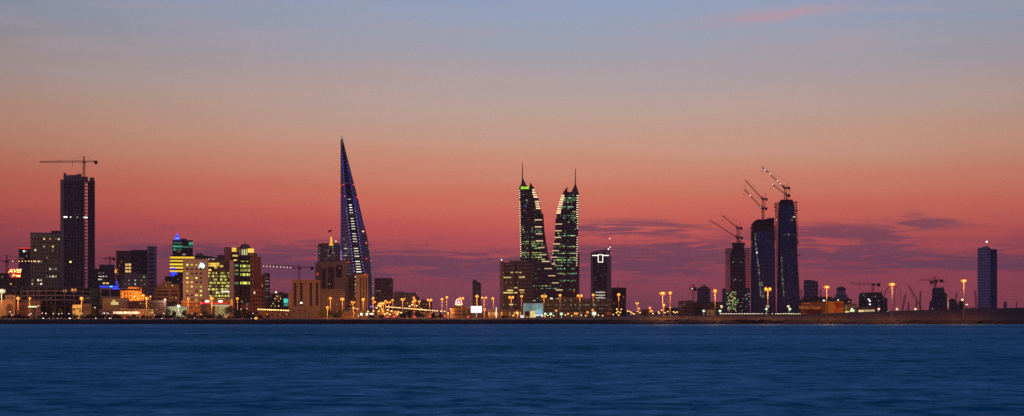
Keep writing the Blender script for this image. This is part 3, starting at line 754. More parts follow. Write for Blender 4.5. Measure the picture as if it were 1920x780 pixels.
# white block with green logo
b = B('office_block', 'white-rendered office block with a glowing white-green emblem high on its wall', CAT, 343, 391, 1400)
b.box('wall', 343, 391, 488, 20, WHITE); b.parapet(343, 391, 488, 20, WHITE)
b.grid(347, 381, 492.5, 566, 4, 9, dark=wall('mullioned_glass', (.03,.025,.03), rough=.2), litset={(0,0),(1,0),(2,0),(0,3),(1,3),(2,3),(0,4),(1,4),(0,5),(1,5),(2,5),(3,5),(0,6),(1,6),(3,6),(2,7),(3,7),(0,2),(2,8)}, litm=[L_YG, L_Y], fw=.48, fh=.36)
LG = emit('logo_light', (.55,1.0,.72), 2.0); s0 = MB()
s0.slab([(b.X(x), b.Z(y)) for x,y in ((372.3,502),(376,492.2),(378.2,494),(376,499.5),(374,502))], -.4, -.1); s0.slab([(b.X(x), b.Z(y)) for x,y in ((376.3,500.8),(378.2,494),(381,493.6),(384,497.5),(383,501),(380,503.2))], -.4, -.1)
s0.build('emblem', LG, b.root); b.done()
b = B('office_block', 'glass-fronted office with yellow lights on nearly every floor, open-plan', CAT, 389, 431, 1405)
b.box('wall', 389, 431, 490, 18, wall('office_frame', (.10,.09,.07), rough=.5)); b.box('roof_slab', 388, 432, 487.6, 20, CONC_D, y0=489.8, front=-.8)
b.grid(390, 411, 492.5, 500, 4, 2, .9, [emit('amber_hall', (1,.60,.10), 1.1, .4, .5)], fw=.94, fh=.86); b.grid(391, 407, 500, 508.5, 3, 2, .8, [emit('amber_hall', (1,.60,.10), 1.1, .4, .5)], fw=.94, fh=.8)
b.pane(412.5, 418.5, 497, 501, L_Y); b.grid(418, 430, 493, 506, 3, 3, .1, L_DIM)
rows_ = (.5, .85, .8, .75, .9, 1, .7, .95, .6)
for j, pr in enumerate(rows_):
    y = 509.5 + j*6.1
    b.grid(390, 430, y, y+5, 14, 1, pr, [L_YG, L_YG, emit('office_yellow', (1.,.78,.22), 1.15, .5, .6), L_DIM], fw=.9, fh=.72, dark=None if j % 2 else GLASS)
b.pane(415, 430, 545.5, 547.8, L_W, 'lit_window', -.2)
b.done()
b = B('office_block', 'blank pale stair tower between the yellow office and the domed tower', CAT, 430, 438, 1395)
b.box('wall', 430.5, 438, 490, 16, wall('pale_pier2', (.42,.34,.32))); b.parapet(430.5, 438, 490, 16, WHITE); b.done()
b = B('apartment_block', 'dim flats with rooftop clutter rising behind the yellow-lit office', CAT, 366, 421, 1800)
b.poly('wall', [(366,None),(366,479),(369,476),(378,475),(382,479),(396,480.5),(408,483),(408,478),(421,477.5),(421,None)], 16, wall('mauve_wall', (.28,.18,.17), h=3.4, duty=.35)); b.grid(384, 420, 484, 489, 8, 1, .2, L_DIM)
m = MB(); m.tube((b.X(370),3,b.Z(476)),(b.X(370),3,b.Z(471)),.2,4); m.tube((b.X(401),3,b.Z(480)),(b.X(401),3,b.Z(475)),.2,4); m.build('aerial', STEEL, b.root)
for x in (387, 391.5, 397, 401): b.pane(x-1, x+1, 485.4, 486.8, L_W, 'rooftop_light', -.5)
b.done()
# gallery at the foot of the office
b = B('shopping_arcade', 'low arcade with red neon strip and two oval lit signs, below the yellow office', 'shops', 372, 436, 1300)
b.box('wall', 372, 436, 560, 10, wall('arcade_wall', (.10,.08,.07))); b.box('curtain_wall', 403, 431, 573.5, 3, wall('arcade_lower', (.40,.42,.30)), y0=596, front=-3.2)
b.pane(376, 426, 567.2, 569.4, REDN, 'neon_strip', -.4); b.pane(374.5, 379, 566.2, 570.4, emit('red_hot', (1,.05,.08), 2.2), 'neon_strip', -.5)
for x in (388.3, 413.3):
    m = MB(); m.lathe([(.05,-.3),(1.9,-.25),(1.9,.25),(.05,.3)], 16); o = m.build('oval_sign', emit('oval_sign_face', (1,.78,.55), 3.0), b.root, (b.X(x), -.8, b.Z(565))); o.rotation_euler = (math.radians(90), 0, 0); o.scale = (1, 1, .52) if False else (1, .5, 1)
for x in range(404, 431, 4): b.pane(x, x+2.6, 574.5, 592, emit('curtain_glow', (.75,.85,.42), .32, .5, .8), 'lit_curtain', -3.3)
b.pane(396, 431, 571.8, 573, L_W, 'canopy_light', -3.6); b.pane(432, 436.5, 562, 573, emit('orange_panel', (1,.28,.03), .9, .2, .6), 'orange_panel', -.4); b.done()

# domed tower with curved glazed front
b = B('office_tower', 'domed tower with a curved glass front, golden-lit crown and brick-red flanks', 'tower', 420, 490, 1500)
BR = wall('brick_flank', (.30,.12,.07))
b.box('left_block', 420.5, 433, 463.5, 18, wall('brick_dark', (.24,.13,.10))); b.box('body', 433, 449, 473, 22, wall('body_glass', (.05,.05,.045), h=3.7, duty=.55)); b.box('left_pier', 437.5, 440, 490, 2, CONC, front=-1.8)
m = MB(); cx = b.X(459.5); rr_ = b.X(470) - cx; arc = [(cx + rr_*math.cos(a), 3 - rr_*.8*math.sin(a)) for a in [math.pi*i/14 for i in range(15)]]
m.prism(list(reversed(arc)) + [(cx+rr_, 20), (cx-rr_, 20)][::-1], -4, b.Z(479)); m.build('curved_front', wall('curved_glass', (.018,.02,.03), h=3.7, duty=.7, glass=(.01,.012,.025)), b.root)
m = MB(); m.prism(list(reversed([(cx + (x-cx)*.82, y+1) for x, y in arc])) + [(cx-rr_*.82, 18),(cx+rr_*.82, 18)], b.Z(479), b.Z(465)); m.build('drum', wall('drum_wall', (.30,.26,.14)), b.root)
m = MB(); rd = b.X(467) - b.X(452)+1.2; m.lathe([(rr_*1.08, b.Z(466.5)), (rr_*1.08, b.Z(465)), (rr_*.98, b.Z(463)), (rr_*.80, b.Z(460)), (rr_*.5, b.Z(457.6)), (.15, b.Z(456.3))], 20, cx, 6); m.build('dome', wall('dome_copper', (.11,.09,.07), rough=.5), b.root)
m = MB(); m.tube((cx,6,b.Z(456.5)),(cx,6,b.Z(448.5)),.22,5,.06); m.build('mast', STEEL, b.root)
b.box('right_pier', 469, 475.5, 470, 18, wall('flank_pale', (.33,.20,.14))); b.box('right_block', 474.5, 489.5, 481, 20, BR, y0=None, front=2); b.box('right_block_cap', 474.5, 482, 474, 16, BR, y0=481, front=4)
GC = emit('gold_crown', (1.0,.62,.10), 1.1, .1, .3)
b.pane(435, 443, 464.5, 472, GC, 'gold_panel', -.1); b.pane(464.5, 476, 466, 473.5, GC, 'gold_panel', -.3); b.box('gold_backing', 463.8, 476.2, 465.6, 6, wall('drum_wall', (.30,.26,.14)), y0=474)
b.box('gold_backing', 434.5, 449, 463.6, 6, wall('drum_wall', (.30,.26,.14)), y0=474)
for x in (453, 457, 461): b.pane(x, x+2.4, 467.8, 478, emit('drum_window', (.78,.85,.42), .9, .3), 'lit_window', 3 - rr_*.75)
b.pane(436, 446, 478, 481, L_Y); b.pane(438, 444, 487, 488.6, L_Y)
b.grid(450, 466, 488.5, 491.5, 5, 1, .8, L_YG, front=-rr_*.8+2.5)
for y in (499, 506.8, 515, 530.8):
    for i in range(7):
        a0 = 455 - 4.5 + i*3.0; fx = (a0 + 1.4 - 459.5) / 10.5; yy = 3 - rr_*.8*math.sqrt(max(0, 1 - fx*fx)) - .1
        b.pane(a0, a0+2.85, y-2.4, y+2.2, L_YG, 'lit_band', yy)
for y in (498, 507, 514, 531): b.pane(438.5, 447, y-1.8, y+1.6, R.choice([L_YG, L_G, emit('dim_green', (.3,.5,.2), .4, .4)]), 'lit_band', -.1)
for i in range(9): b.pane(470.5, 473.5, 480 + i*9, 484 + i*9, wall('slot_glass', (.05,.03,.03)), 'window', 0)
b.done()
b = B('apartment_block', 'brick-red mid-rise flats hugging the foot of the domed tower', CAT, 468, 498, 1440)
b.box('wall', 469, 490, 542, 14, wall('brick_low', (.36,.15,.07))); b.box('rear_wing', 488, 497.5, 514, 12, wall('brick_low2', (.24,.10,.055)), front=4); b.grid(470, 489, 545, 590, 4, 6, .06, L_W); b.grid(490, 497, 517, 590, 2, 10, .04, L_O, front=4); b.done()
b = B('office_block', 'slim grey-green glass office with dim floors right of the brick-red flats', CAT, 494, 506, 1600)
b.box('wall', 494, 506, 512, 16, wall('teal_office', (.12,.13,.13), h=3.8, duty=.55, glass=(.02,.04,.04)))
for y in (521, 527, 533, 541, 545, 556): b.pane(496, 504, y-1, y+1, L_DIMW, 'lit_band')
b.done()
b = B('office_block', 'far low office with a teal glowing screen on its corner', CAT, 505, 544, 1700)
b.box('wall', 506, 543, 550, 16, wall('far_low', (.16,.10,.09), h=3.4, duty=.4)); b.box('upper_storeys', 518, 532, 548, 10, CONC_D, y0=550, front=2); b.grid(507, 531, 553, 576, 7, 5, .3, [L_DIM, L_O, L_YG])
b.pane(532, 540, 560, 568, emit('teal_screen', (.08,.9,.75), .85, .1, .8), 'screen', -.3); b.pane(532, 540, 569, 574, emit('teal_screen_dim', (.1,.6,.6), .4, .1, .8), 'screen', -.3)
b.beacon(517.5, 548, WHT, .8); b.done()
b = B('villa', 'low brick villa behind the dark trees below the domed tower', CAT, 452, 476, 1330)
b.box('wall', 452, 476, 571, 10, wall('brick_villa', (.16,.07,.06))); b.pane(462, 463.4, 568, 575, L_DIMW); b.pane(463, 468, 568.5, 569.6, L_DIMW); b.pane(452,455,564,567, emit('dim_green', (.3,.5,.2), .4, .4)); b.done()

# orange-lit beige block
b = B('apartment_block', 'beige block of vertical ribs lit orange, lower annexe in front', CAT, 541, 601, 1300)
b.box('wall', 547, 600, 527, 18, BEIGE); b.parapet(547, 600, 527, 18, BEIGE)
b.box('left_wing', 541, 547.2, 549, 12, wall('orange_plaster', (.50,.30,.14)), front=1); b.box('annexe', 543, 586, 574.5, 8, BEIGE, front=-8.2); b.box('annexe_wall', 581, 588, 584, 6, BEIGE, front=-8.6)
for x in (553.5, 565, 583, 594.5):
    b.box('rib_recess', x-1.9, x+1.9, 530, .1, wall('recess', (.06,.04,.04)), y0=574, front=-.1)
    for i in range(9): b.pane(x-1.5, x+1.5, 531.5 + i*4.8, 534.5 + i*4.8, GLASS, 'window', -.12)
b.pane(549, 550.5, 582, 585, GLASS, 'window', -8.2); b.pane(560, 561.5, 580, 583, GLASS, 'window', -8.2); b.pane(571,572.5,582,585, GLASS, 'window', -8.2)
b.beacon(565, 568, WHT, .9, -8.6, 'wall_lamp'); b.done()
crane(561, 528, 502.5, 479, 588, 497, 1600, 'crane behind the beige ribbed block, lamps along its long jib', lights=(489,495,501,507,513.5,520,527,533,539,545), lightmat=emit('jib_lamp_pale', (1,.8,.6), 1.6), tilt=.055, hook=552, w=1.9)

# blocks left of the sail tower
b = B('office_tower', 'grey tower topped by a golden floodlit ornament, left of the sail-shaped tower', 'tower', 596, 638, 1750)
b.box('wall', 596, 638, 458, 22, wall('grey_tower', (.24,.20,.20), h=3.7, duty=.5, vx=2.6, vduty=.25, glass=(.03,.035,.045))); b.box('left_pier', 596, 602, 457, 1.5, wall('grey_pier', (.30,.25,.24), h=5.5, duty=.35), front=-1.6); b.box('cornice', 602, 637, 456, 20, CONC_D, y0=458, front=1)
b.grid(608, 634, 461, 488, 9, 5, .35, [L_DIMW, L_DIMW, L_DIM], fw=.6, fh=.5, dark=None); b.grid(597, 601, 461, 490, 1, 5, .8, L_DIMW, dark=None, front=-1.7)
zz = b.Z(456); cx = b.X(621); m = MB(); m.lathe([(3.2,zz-2.5),(3.2,zz-1.2),(1.4,zz-.6),(.9,zz+3),(1.5,zz+3.4),(.7,zz+4.2),(1.3,zz+5),(.5,zz+6.8),(.1,zz+8.2)], 10, cx, 2); m.build('golden_ornament', GOLD, b.root)
b.beacon(629.8, 452.5, emit('warm_lamp', (1,.55,.25), 4), .7)
m = MB(); m.tube((b.X(621.5),8,b.Z(456)),(b.X(621.5),8,b.Z(431)),.14,5,.09); m.build('flagpole', POSTM, b.root); b.done()
fp = W(621.3, 434.5, 1758)
fl = thing('flag', 'red flag flying above the golden ornament', 'flag', tuple(fp)); m = MB(); k = 1758/F
n = 8
for i in range(n):
    x0, x1 = -i*.75*k, -(i+1)*.75*k; w0, w1 = math.sin(i*.9)*.5, math.sin((i+1)*.9)*.5
    m.add([(x0,w0,-i*.22*k),(x1,w1,-(i+1)*.22*k),(x1,w1,3.6*k-(i+1)*.12*k),(x0,w0,3.6*k-i*.05*k), (x0,w0+.05,-i*.22*k),(x1,w1+.05,-(i+1)*.22*k),(x1,w1+.05,3.6*k-(i+1)*.12*k),(x0,w0+.05,3.6*k-i*.05*k)], [(0,1,2,3),(7,6,5,4),(3,2,6,7),(0,4,5,1)])
m.build('cloth', wall('flag_red', (.45,.03,.03)), fl)
b = B('office_block', 'brown stone block with a tall central blue window strip and a red beacon', CAT, 591, 641, 1620)
b.box('wall', 591, 626, 492, 20, wall('brown_stone', (.28,.20,.155))); b.box('right_wing', 626, 651, 489.5, 18, wall('brown_stone2', (.32,.22,.19)), front=3); b.box('right_cap', 628, 651, 487.5, 14, CONC_D, y0=489.5, front=5)
b.box('window_strip', 615.5, 626.5, 501, 1, wall('strip_navy', (.03,.035,.08), h=4.0, duty=.7, glass=(.012,.018,.05)), y0=542, front=-.9); b.box('left_strip', 604, 611, 503, 1, VOID, y0=542, front=-.6); b.box('right_strip', 630, 641, 497, 1, wall('strip_navy2', (.02,.02,.035)), y0=520, front=2.3)
b.pane(614.2, 615.3, 503, 542, wall('pale_pier', (.3,.24,.2)), 'rib'); b.pane(611, 614, 503, 542, wall('brown_stone', (.28,.20,.155)), 'rib')
b.grid(616, 626, 505, 540, 3, 7, .12, [L_DIMW, emit('blue_dim', (.15,.2,.7), .35, .6)], dark=None, front=-.95); b.beacon(595.5, 514, RED, .8); b.beacon(637, 502.5, emit('red_dim', (1,.05,.04), 1.6), .5); b.grid(593, 603, 496, 540, 2, 9, .05, L_DIM); b.done()
b = B('office_block', 'lattice-fronted block of fine grey glazing bars at the foot of the brown stone block', CAT, 599, 645, 1420)
b.box('wall', 600, 644, 542, 18, wall('lattice', (.20,.13,.13), h=1.9, duty=.7, vx=2.2, vduty=.3, glass=(.05,.04,.045)))
b.box('stepped_wing', 644, 646, 546, 8, CONC); b.grid(602, 642, 545, 585, 14, 10, .07, [L_DIMW, L_DIM], dark=None, fw=.6, fh=.5); b.done()
b = B('apartment_block', 'dark tower with pale ribs right of the lattice block, under the sail tower', CAT, 643, 668, 1500)
b.box('wall', 643, 667, 520, 16, wall('dark_ribs', (.10,.06,.055), h=3.2, duty=.3)); b.box('left_pier', 643, 653, 519, 3, wall('pale_rib', (.27,.20,.17)), front=-3.2); b.box('roof_storey', 650, 676, 514, 12, CONC_D, y0=521, front=3)
b.grid(654, 664, 523, 585, 3, 12, .04, L_DIM)
for y in (519, 526.5, 533.5, 540, 546, 555, 578): b.pane(665.6, 667.6, y-1, y+1, L_W, 'stair_light', -.2)
b.done()
b = B('apartment_block', 'pale ribbed block of dark balcony columns in front of the sail tower foot', CAT, 667, 690, 1470)
b.box('wall', 667, 690, 516, 16, wall('ribbed', (.27,.21,.17))); b.parapet(667, 690, 516, 16, CONC)
for x in (676.5, 682, 687): b.pane(x-1.3, x+1.3, 521, 590, wall('recess', (.06,.04,.04)), 'balcony_column')
b.grid(675, 689, 523, 585, 3, 12, .08, L_DIM, fw=.3, fh=.4, front=-.2, dark=None); b.beacon(684.5, 514, RED, .6); b.done()
# ================================================================ THE SAIL TOWER
b = B('sail_tower', 'pointed sail-shaped skyscraper with violet-blue light strings down its middle', 'skyscraper', 638, 704, 1900)
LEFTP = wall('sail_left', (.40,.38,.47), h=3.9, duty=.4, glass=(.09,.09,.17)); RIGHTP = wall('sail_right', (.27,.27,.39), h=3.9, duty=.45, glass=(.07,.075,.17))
ll = [(641.2,257),(642.2,290),(645,330),(648,365),(651,400),(656,440),(662,490),(667,530),(672,590)]
rl = [(641.8,257),(647,290),(655,330),(661,365),(667,400),(672.5,440),(679,490),(684,530),(690,590)]
re = [(642.4,257),(648,283),(657,318),(664,345),(671,372),(677,398),(683,425),(688.5,455),(693,485),(696.5,520),(699,560),(701,600)]
def at(line, y):
    for (x0,y0),(x1,y1) in zip(line, line[1:]):
        if y0 <= y <= y1: return x0 + (x1-x0)*(y-y0)/(y1-y0)
    return line[-1][0] if y > line[-1][1] else line[0][0]
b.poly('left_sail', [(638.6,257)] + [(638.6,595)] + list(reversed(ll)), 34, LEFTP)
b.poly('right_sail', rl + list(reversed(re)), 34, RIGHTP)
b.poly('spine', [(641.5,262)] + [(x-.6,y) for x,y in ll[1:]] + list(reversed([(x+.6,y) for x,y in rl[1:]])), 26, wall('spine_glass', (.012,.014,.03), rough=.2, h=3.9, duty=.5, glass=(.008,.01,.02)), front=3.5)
# the twin sail behind
b.poly('rear_sail', [(672,600),(676,470),(682.6,417),(684,419),(690,445),(695,480),(699.5,525),(703,565),(704.5,600)], 30, wall('rear_sail', (.22,.20,.28), h=3.9, duty=.5, glass=(.012,.014,.03)), front=60)
b.poly('edge_fin', [(637.9,600),(638.9,600),(639.1,262),(639.6,255),(640.2,258),(638.9,262)][::-1], 2.5, wall('fin_metal', (.30,.28,.36)), front=-1.2)
m = MB(); m.tube((b.X(640),1,b.Z(262)),(b.X(640),1,b.Z(253.5)),.5,6,.12); m.build('mast', STEEL, b.root)
m = MB()
for y in list(range(295, 600, 9)): pass
BL = emit('blue_point', (.05,.08,1.0), 1.5, .2); VB = emit('violet_point', (.30,.26,1.0), 1.7, .3)
for i, y in enumerate([290 + j*5.9 for j in range(38)]):
    mt = BL if y < 385 else VB
    x = at(ll, y); b.pane(x-.7, x+.45, y-.75, y+.75, mt, 'led_point', -.5)
    if y > 304: x = at(rl, y); b.pane(x-.5, x+.6, y-.75, y+.75, mt, 'led_point', -.5)
b.pane(638.7, 639.7, 365, 470, emit('edge_blue', (.10,.12,.9), .35, .0, .6), 'edge_light', -1.4); b.pane(638.9, 640, 470, 500, emit('edge_blue_hi', (.35,.35,1.0), .9), 'edge_light', -1.4)
m = MB(); m.add([(b.X(x), -1.3, b.Z(y)) for x, y in ((663.8,371),(664.6,371),(679,425),(678,425))], [(0,1,2,3)]); m.add([(b.X(x), -1.1, b.Z(y)) for x, y in ((663.8,371),(664.6,371),(679,425),(678,425))], [(3,2,1,0)]); m.build('edge_light', emit('edge_blue', (.10,.12,.9), .35, .0, .6), b.root)
WB = emit('spine_window', (1.0,.93,.72), 1.5, .35)
for g0, n_ in ((384, 5), (394+15.5, 5), (438, 5), (465.5, 4), (490, 5)):
    for i in range(n_):
        y = g0 + i*4.9; c = (at(ll, y) + at(rl, y)) / 2; hw = 2.6 + (y-380)*.016
        b.pane(c-hw, c+hw, y-.7, y+.6, WB, 'lit_window', 3.3)
for y, c_ in ((344, (646, 655)), (373.5, (652,658))): b.pane(c_[0], c_[1], y-.8, y+.8, emit('bridge_light', (.7,.72,.75), .6), 'bridge_deck_light', 2.0)
for y in (344, 404, 457.5, 484.5):
    x0, x1 = at(ll, y), at(rl, y); m = MB(); m.box(b.X(x0), b.X(x1), -2.5, 3.4, b.Z(y)-1.0, b.Z(y)+1.0); m.build('bridge', wall('bridge_shell', (.25,.24,.28)), b.root)
for y in (402, 456, 480):     # wind turbines on the bridges
    c = (at(ll, y) + at(rl, y)) / 2; m = MB(); z = b.Z(y)+2.2; x = b.X(c)
    m.lathe([(.1,-.9),(.8,-.4),(.8,.6),(.1,1.2)], 8); o = m.build('turbine_hub', POSTM, b.root, (x, -3.4, z)); o.rotation_euler = (math.radians(90),0,0)
    m = MB()
    for q in range(3):
        a = q*2.094 + .5; m.tube((0,0,0),(math.cos(a)*6.5,0,math.sin(a)*6.5),.45,5,.1)
    m.build('rotor_blades', POSTM, b.root, (x, -4.2, z))
for i in range(26):
    y = 448 + R.choice(range(24))*3.9; x = 641.5 + R.random()*max(3, at(ll, y)-650); b.pane(x, x+2.4+R.random()*3, y-.8, y+.7, R.choice([L_DIMW, L_DIMW, L_DIM]), 'dim_window', -.05)
for y in (466, 479): b.pane(645, 651, y-.9, y+.8, L_W, 'lit_window', -.05); b.pane(652.5, 656, y-.9, y+.8, L_DIMW, 'lit_window', -.05)
for i in range(21):
    y = 506 + i*4.15; x0 = at([(0,0),(689,500),(691,540),(694,600)], y); x1 = at([(0,0),(697,500),(701,540),(703.5,600)], y)
    b.pane(x0, x1 - R.random()*1.5, y-.75, y+.7, L_G if 8 < i < 0 else (L_YG if 3 <= i <= 6 else emit('rear_floor_light', (.85,.78,.52), .65, .4)), 'lit_floor', 59.8 if y < 505 else 59.8)
for i in range(14): y = 455 + i*3.9; b.pane(689 + i*.25, 694 + i*.3, y-.6, y+.5, L_DIMW, 'dim_floor', 59.8)
for x, y in ((638.5,349),(644,346.5),(662.5,346.8),(638,367),(646,368.5),(669,370),(673,372.3),(632,487.3),(640,485.5),(653,491.5),(687,485),(695.5,488.5)):
    b.beacon(x, y, RED, .75, -2.0)
b.beacon(681, 434, emit('warm_lamp', (1,.55,.25), 4), .8, -2); b.beacon(687, 455.5, emit('beacon_amber', (1,.2,.06), 3), .7, -2); b.beacon(640, 259.5, emit('tip_lamp', (1,.6,.55), 2), .6, -1)
b.pane(693.5, 700, 574, 576, emit('violet_sign', (.25,.2,1), 1.0), 'sign_panel', -2.2)
b.done()
b = B('office_block', 'bulky dusk-grey office right of the sail tower foot', CAT, 702, 738, 1950)
b.box('wall', 702, 737, 523, 24, wall('grey_bulk', (.19,.13,.15), h=3.9, duty=.4)); b.box('roof_storey', 701, 735, 521, 22, CONC_D, y0=523, front=1)
b.grid(704, 736, 527, 575, 9, 9, .05, [L_DIM, L_DIMW]); b.grid(728, 735, 533, 546, 3, 3, .6, emit('blue_dim', (.15,.2,.7), .35, .6), dark=None, front=-.1); b.done()
b = B('office_block', 'long pale low office with a flat roof slab behind the street lamps', CAT, 738, 786, 1850)
b.box('wall', 738, 782, 550, 20, wall('pale_long', (.32,.24,.19))); b.box('roof_slab', 740, 757, 546.5, 10, CONC_D, y0=548, front=2); b.box('roof_band', 738, 782, 548.6, 21, CONC, y0=550.2, front=-.5); b.box('rear_wing', 780, 786, 556, 12, CONC_D)
b.grid(739, 781, 552, 580, 11, 6, .07, [L_O, L_DIM], fw=.55, fh=.5); m = MB(); m.tube((b.X(780),2,b.Z(549)),(b.X(780),2,b.Z(543.5)),.2,4); m.build('aerial', STEEL, b.root); b.beacon(781.5, 549.5, L_W, .6); b.done()
b = B('apartment_block', 'unlit low block under the gap between two lamp clusters, flat dark roof', CAT, 784, 812, 1900)
b.box('wall', 786, 810, 566, 14, wall('far_dark', (.13,.08,.08), h=3.3, duty=.4)); b.box('upper_storeys', 790, 802, 562, 8, CONC_D, y0=566, front=2); b.grid(787, 809, 568, 588, 6, 4, .1, L_DIM); b.done()
b = B('restaurant', 'dark low restaurant building carrying a round red sign', 'restaurant', 845, 892, 1330)
b.box('wall', 847, 890, 578, 14, wall('rest_wall', (.05,.03,.03), h=3.4, duty=.3)); b.box('upper_storeys', 850, 872, 574, 10, wall('rest_wall2', (.06,.035,.035)), y0=578, front=2); b.parapet(872, 890, 578, 10, CONC_D); b.grid(848, 889, 581, 592, 10, 2, .15, L_DIM)
b.done()
sg = thing('round_sign', 'round red and white glowing sign with a banner across its lower half', 'sign', tuple(W(860.2, 574, 1320)), .04); k = 1320/F
def disc(nm, r0, r1, y0, y1, mat, z, a0=0, a1=360, n=28):
    m = MB()
    for i in range(n):
        a = math.radians(a0 + (a1-a0)*i/n); c = math.radians(a0 + (a1-a0)*(i+1)/n)
        P = [(r*math.cos(t_), yy, z + r*math.sin(t_)) for yy in (y0, y1) for r, t_ in ((r0,a),(r1,a),(r1,c),(r0,c))]
        m.add(P, [(0,1,2,3),(7,6,5,4),(1,5,6,2),(3,7,4,0)])
    return m.build(nm, mat, sg)
disc('red_disc', 0, 6.2*k, 0, .3, emit('sign_red', (.95,.02,.05), .9), 8*k); disc('white_ring', 4.7*k, 5.9*k, -.15, 0, emit('sign_white', (1,.80,.78), 2.0), 8*k); m = MB(); 
m.slab([(-7.2*k,3.2*k),(-5*k,2.2*k),(0,1.1*k),(5*k,2.2*k),(7.2*k,3.2*k),(7.0*k,5.2*k),(4*k,4.4*k),(0,3.8*k),(-4*k,4.4*k),(-7.0*k,5.2*k)], -.35, -.16); m.build('banner', emit('sign_banner', (1,.66,.35), 1.8), sg)
disc('portrait_patch', 0, 2.9*k, -.28, -.12, emit('sign_pink', (1,.72,.72), 1.5), 8.2*k, 180, 360); disc('portrait_patch', 0, 1.2*k, -.3, -.12, emit('sign_pink', (1,.72,.72), 1.5), 9.4*k)
m = MB(); m.tube((0,.4,-2),(0,.4,9*k),.35,6); m.build('sign_post', DARK, sg)
bb = thing('billboard', 'blank bright white lit billboard on a single post', 'billboard', tuple(W(893.2, 597, 1250))); k = 1250/F; z = 11*k
m = MB(); m.box(-.3,.3,-.3,.3,-1,z); m.build('post', POSTM, bb); m = MB(); m.box(-10.6*k,10.6*k,-.25,.4,z-.3,z+12.6*k); m.build('frame', DARK, bb)
m = MB(); m.box(-10.1*k,10.1*k,-.4,-.2,z,z+12*k); m.build('screen', emit('white_screen', (.95,.97,1.0), 1.6, 0), bb)
o = bpy.data.objects.new('bulb', lamp_light(6000, 2.0, (.9,.95,1))); COL.objects.link(o); o.parent = bb; o.location = (0, -4, z+5*k)
b = B('apartment_tower', 'lone slim grey tower with a stepped top behind the blank billboard', 'tower', 886, 903, 2300)
b.poly('wall', [(886,None),(886,530),(887,524),(889,523.5),(890,525.5),(893,524),(894,528),(900,529.5),(902,534),(902,None)], 18, wall('slim_grey', (.20,.14,.17), h=3.6, duty=.45)); b.grid(887.5, 901, 533, 585, 4, 14, .02, L_DIM, fw=.5, fh=.5); b.done()

# ================================================================ HARBOUR TOWERS
b = B('office_block', 'broad grey-banded office block with yellow-lit floors left of the curved twin towers', CAT, 937, 991, 1500)
b.box('wall', 938, 999, 492, 24, wall('harbour_band', (.13,.125,.17), h=3.7, duty=.5, glass=(.03,.03,.04))); b.box('left_tower', 937, 944, 489, 16, wall('harbour_pale', (.19,.16,.20)), front=-1.4); b.box('upper_storeys', 955, 989, 488, 18, wall('harbour_pale', (.19,.16,.20)), y0=493, front=2)
for x in (963.2, 971): b.box('pier', x-.9, x+.9, 495, 1.4, wall('harbour_pale', (.19,.16,.20)), front=-1.4)
b.box('glass_strip', 964.3, 969.8, 495, .8, VOID, front=-.8); b.box('right_wing', 990, 1000, 495, 22, wall('harbour_wing', (.10,.095,.13), h=3.7, duty=.4), front=-1.2)
for y in (499, 505, 511, 516, 523): b.pane(946, 962, y-.6, y+.9, VOID, 'window_band')
for (x0,x1,y) in ((942.3,944.6,511),(957,962,511),(966.5,970,510.5),(972,976,511),(975,977.5,511),(942.3,958.5,520.3),(973,978,520),(979,984,519.6),(969,970.5,529.7),(964,970.5,539.5),(951,962,544.5),(942.3,962,548.8),(964,970.5,548.8),(974,983,544),(975,983,548.5),(942.5,945,571),(955,964,571),(966,968,571)):
    b.pane(x0, x1, y-1.2, y+1.1, emit('harbour_yellow', (1,.72,.2), .8, .6, .6), 'lit_window', -.1 if x0 < 963.5 or x0 > 971 else -.9)
b.grid(951, 962, 538, 541, 4, 1, .7, L_DIM, dark=None, front=-.1); b.grid(973, 984, 570, 574, 5, 1, .5, L_DIM, dark=None); b.grid(945, 962, 527, 536, 6, 2, .2, L_DIM, dark=None)
m = MB(); m.lathe([(1.0,0),(.9,2),(.5,4),(.1,5)], 8); m.build('pointed_lantern', L_W if False else emit('lantern', (1,.95,.85), 1.4), b.root, (b.X(940.5), 1.5, b.Z(495.5) + .5)); b.done()

TW = wall('tower_navy', (.075,.07,.11), rough=.4, h=3.35, duty=.55, glass=(.02,.026,.055), vary=.3)
FIN = wall('tower_fin', (.10,.085,.10), rough=.5, h=3.35, duty=.2)
def floor_lights(b, rows, pitch, mats, front, name='lit_window'):
    for y, pr, spans in rows:
        for x0, x1 in spans:
            x = x0
            while x < x1 - .8:
                if R.random() < pr: b.pane(x, min(x1, x + pitch*(.55 + .4*R.random())), y-1.0, y+.7, R.choice(mats), name, front)
                x += pitch
b = B('curved_tower', 'left one of the curved twin towers, taller spire and a green-lit crown', 'skyscraper', 973, 1050, 1640)
b.poly('body', [(973.4,355),(975.5,470),(976,505),(976,None),(1054,None),(1050,560),(1046,525),(1040,508),(1033,495),(1028,478),(1024,455),(1020.5,430),(1019,402),(1015.5,400),(1013,385),(1007.5,366),(1001,352),(997,346.5),(994.4,343),(993.5,351),(975,351)], 30, TW)
b.poly('crown', [(972.8,356),(974.5,350),(977.3,345),(979,334),(980.2,333.6),(984,341),(988,349),(993,351),(993,356)], 20, wall('crown_metal', (.10,.09,.11), rough=.4), front=-.5)
b.poly('fin', [(992.8,352),(994,343.5),(996.2,345),(1001,352),(1007.5,365),(1013,384),(1015.7,400),(1019,402),(1019,405),(1012,404),(1007,380),(999,360)], 3, FIN, front=-3.2)
b.box('service_strip', 992.4, 995.4, 352, 1.6, wall('service', (.09,.08,.10), h=3.35, duty=.4), y0=487, front=-1.7)
b.box('service_strip', 991, 996, 487, 1.6, wall('service', (.09,.08,.10), h=3.35, duty=.4), front=-1.7)
m = MB(); m.tube((b.X(979.4),8,b.Z(340)),(b.X(979.4),8,b.Z(303)),.75,8,.3); m.build('spire', STEEL, b.root)
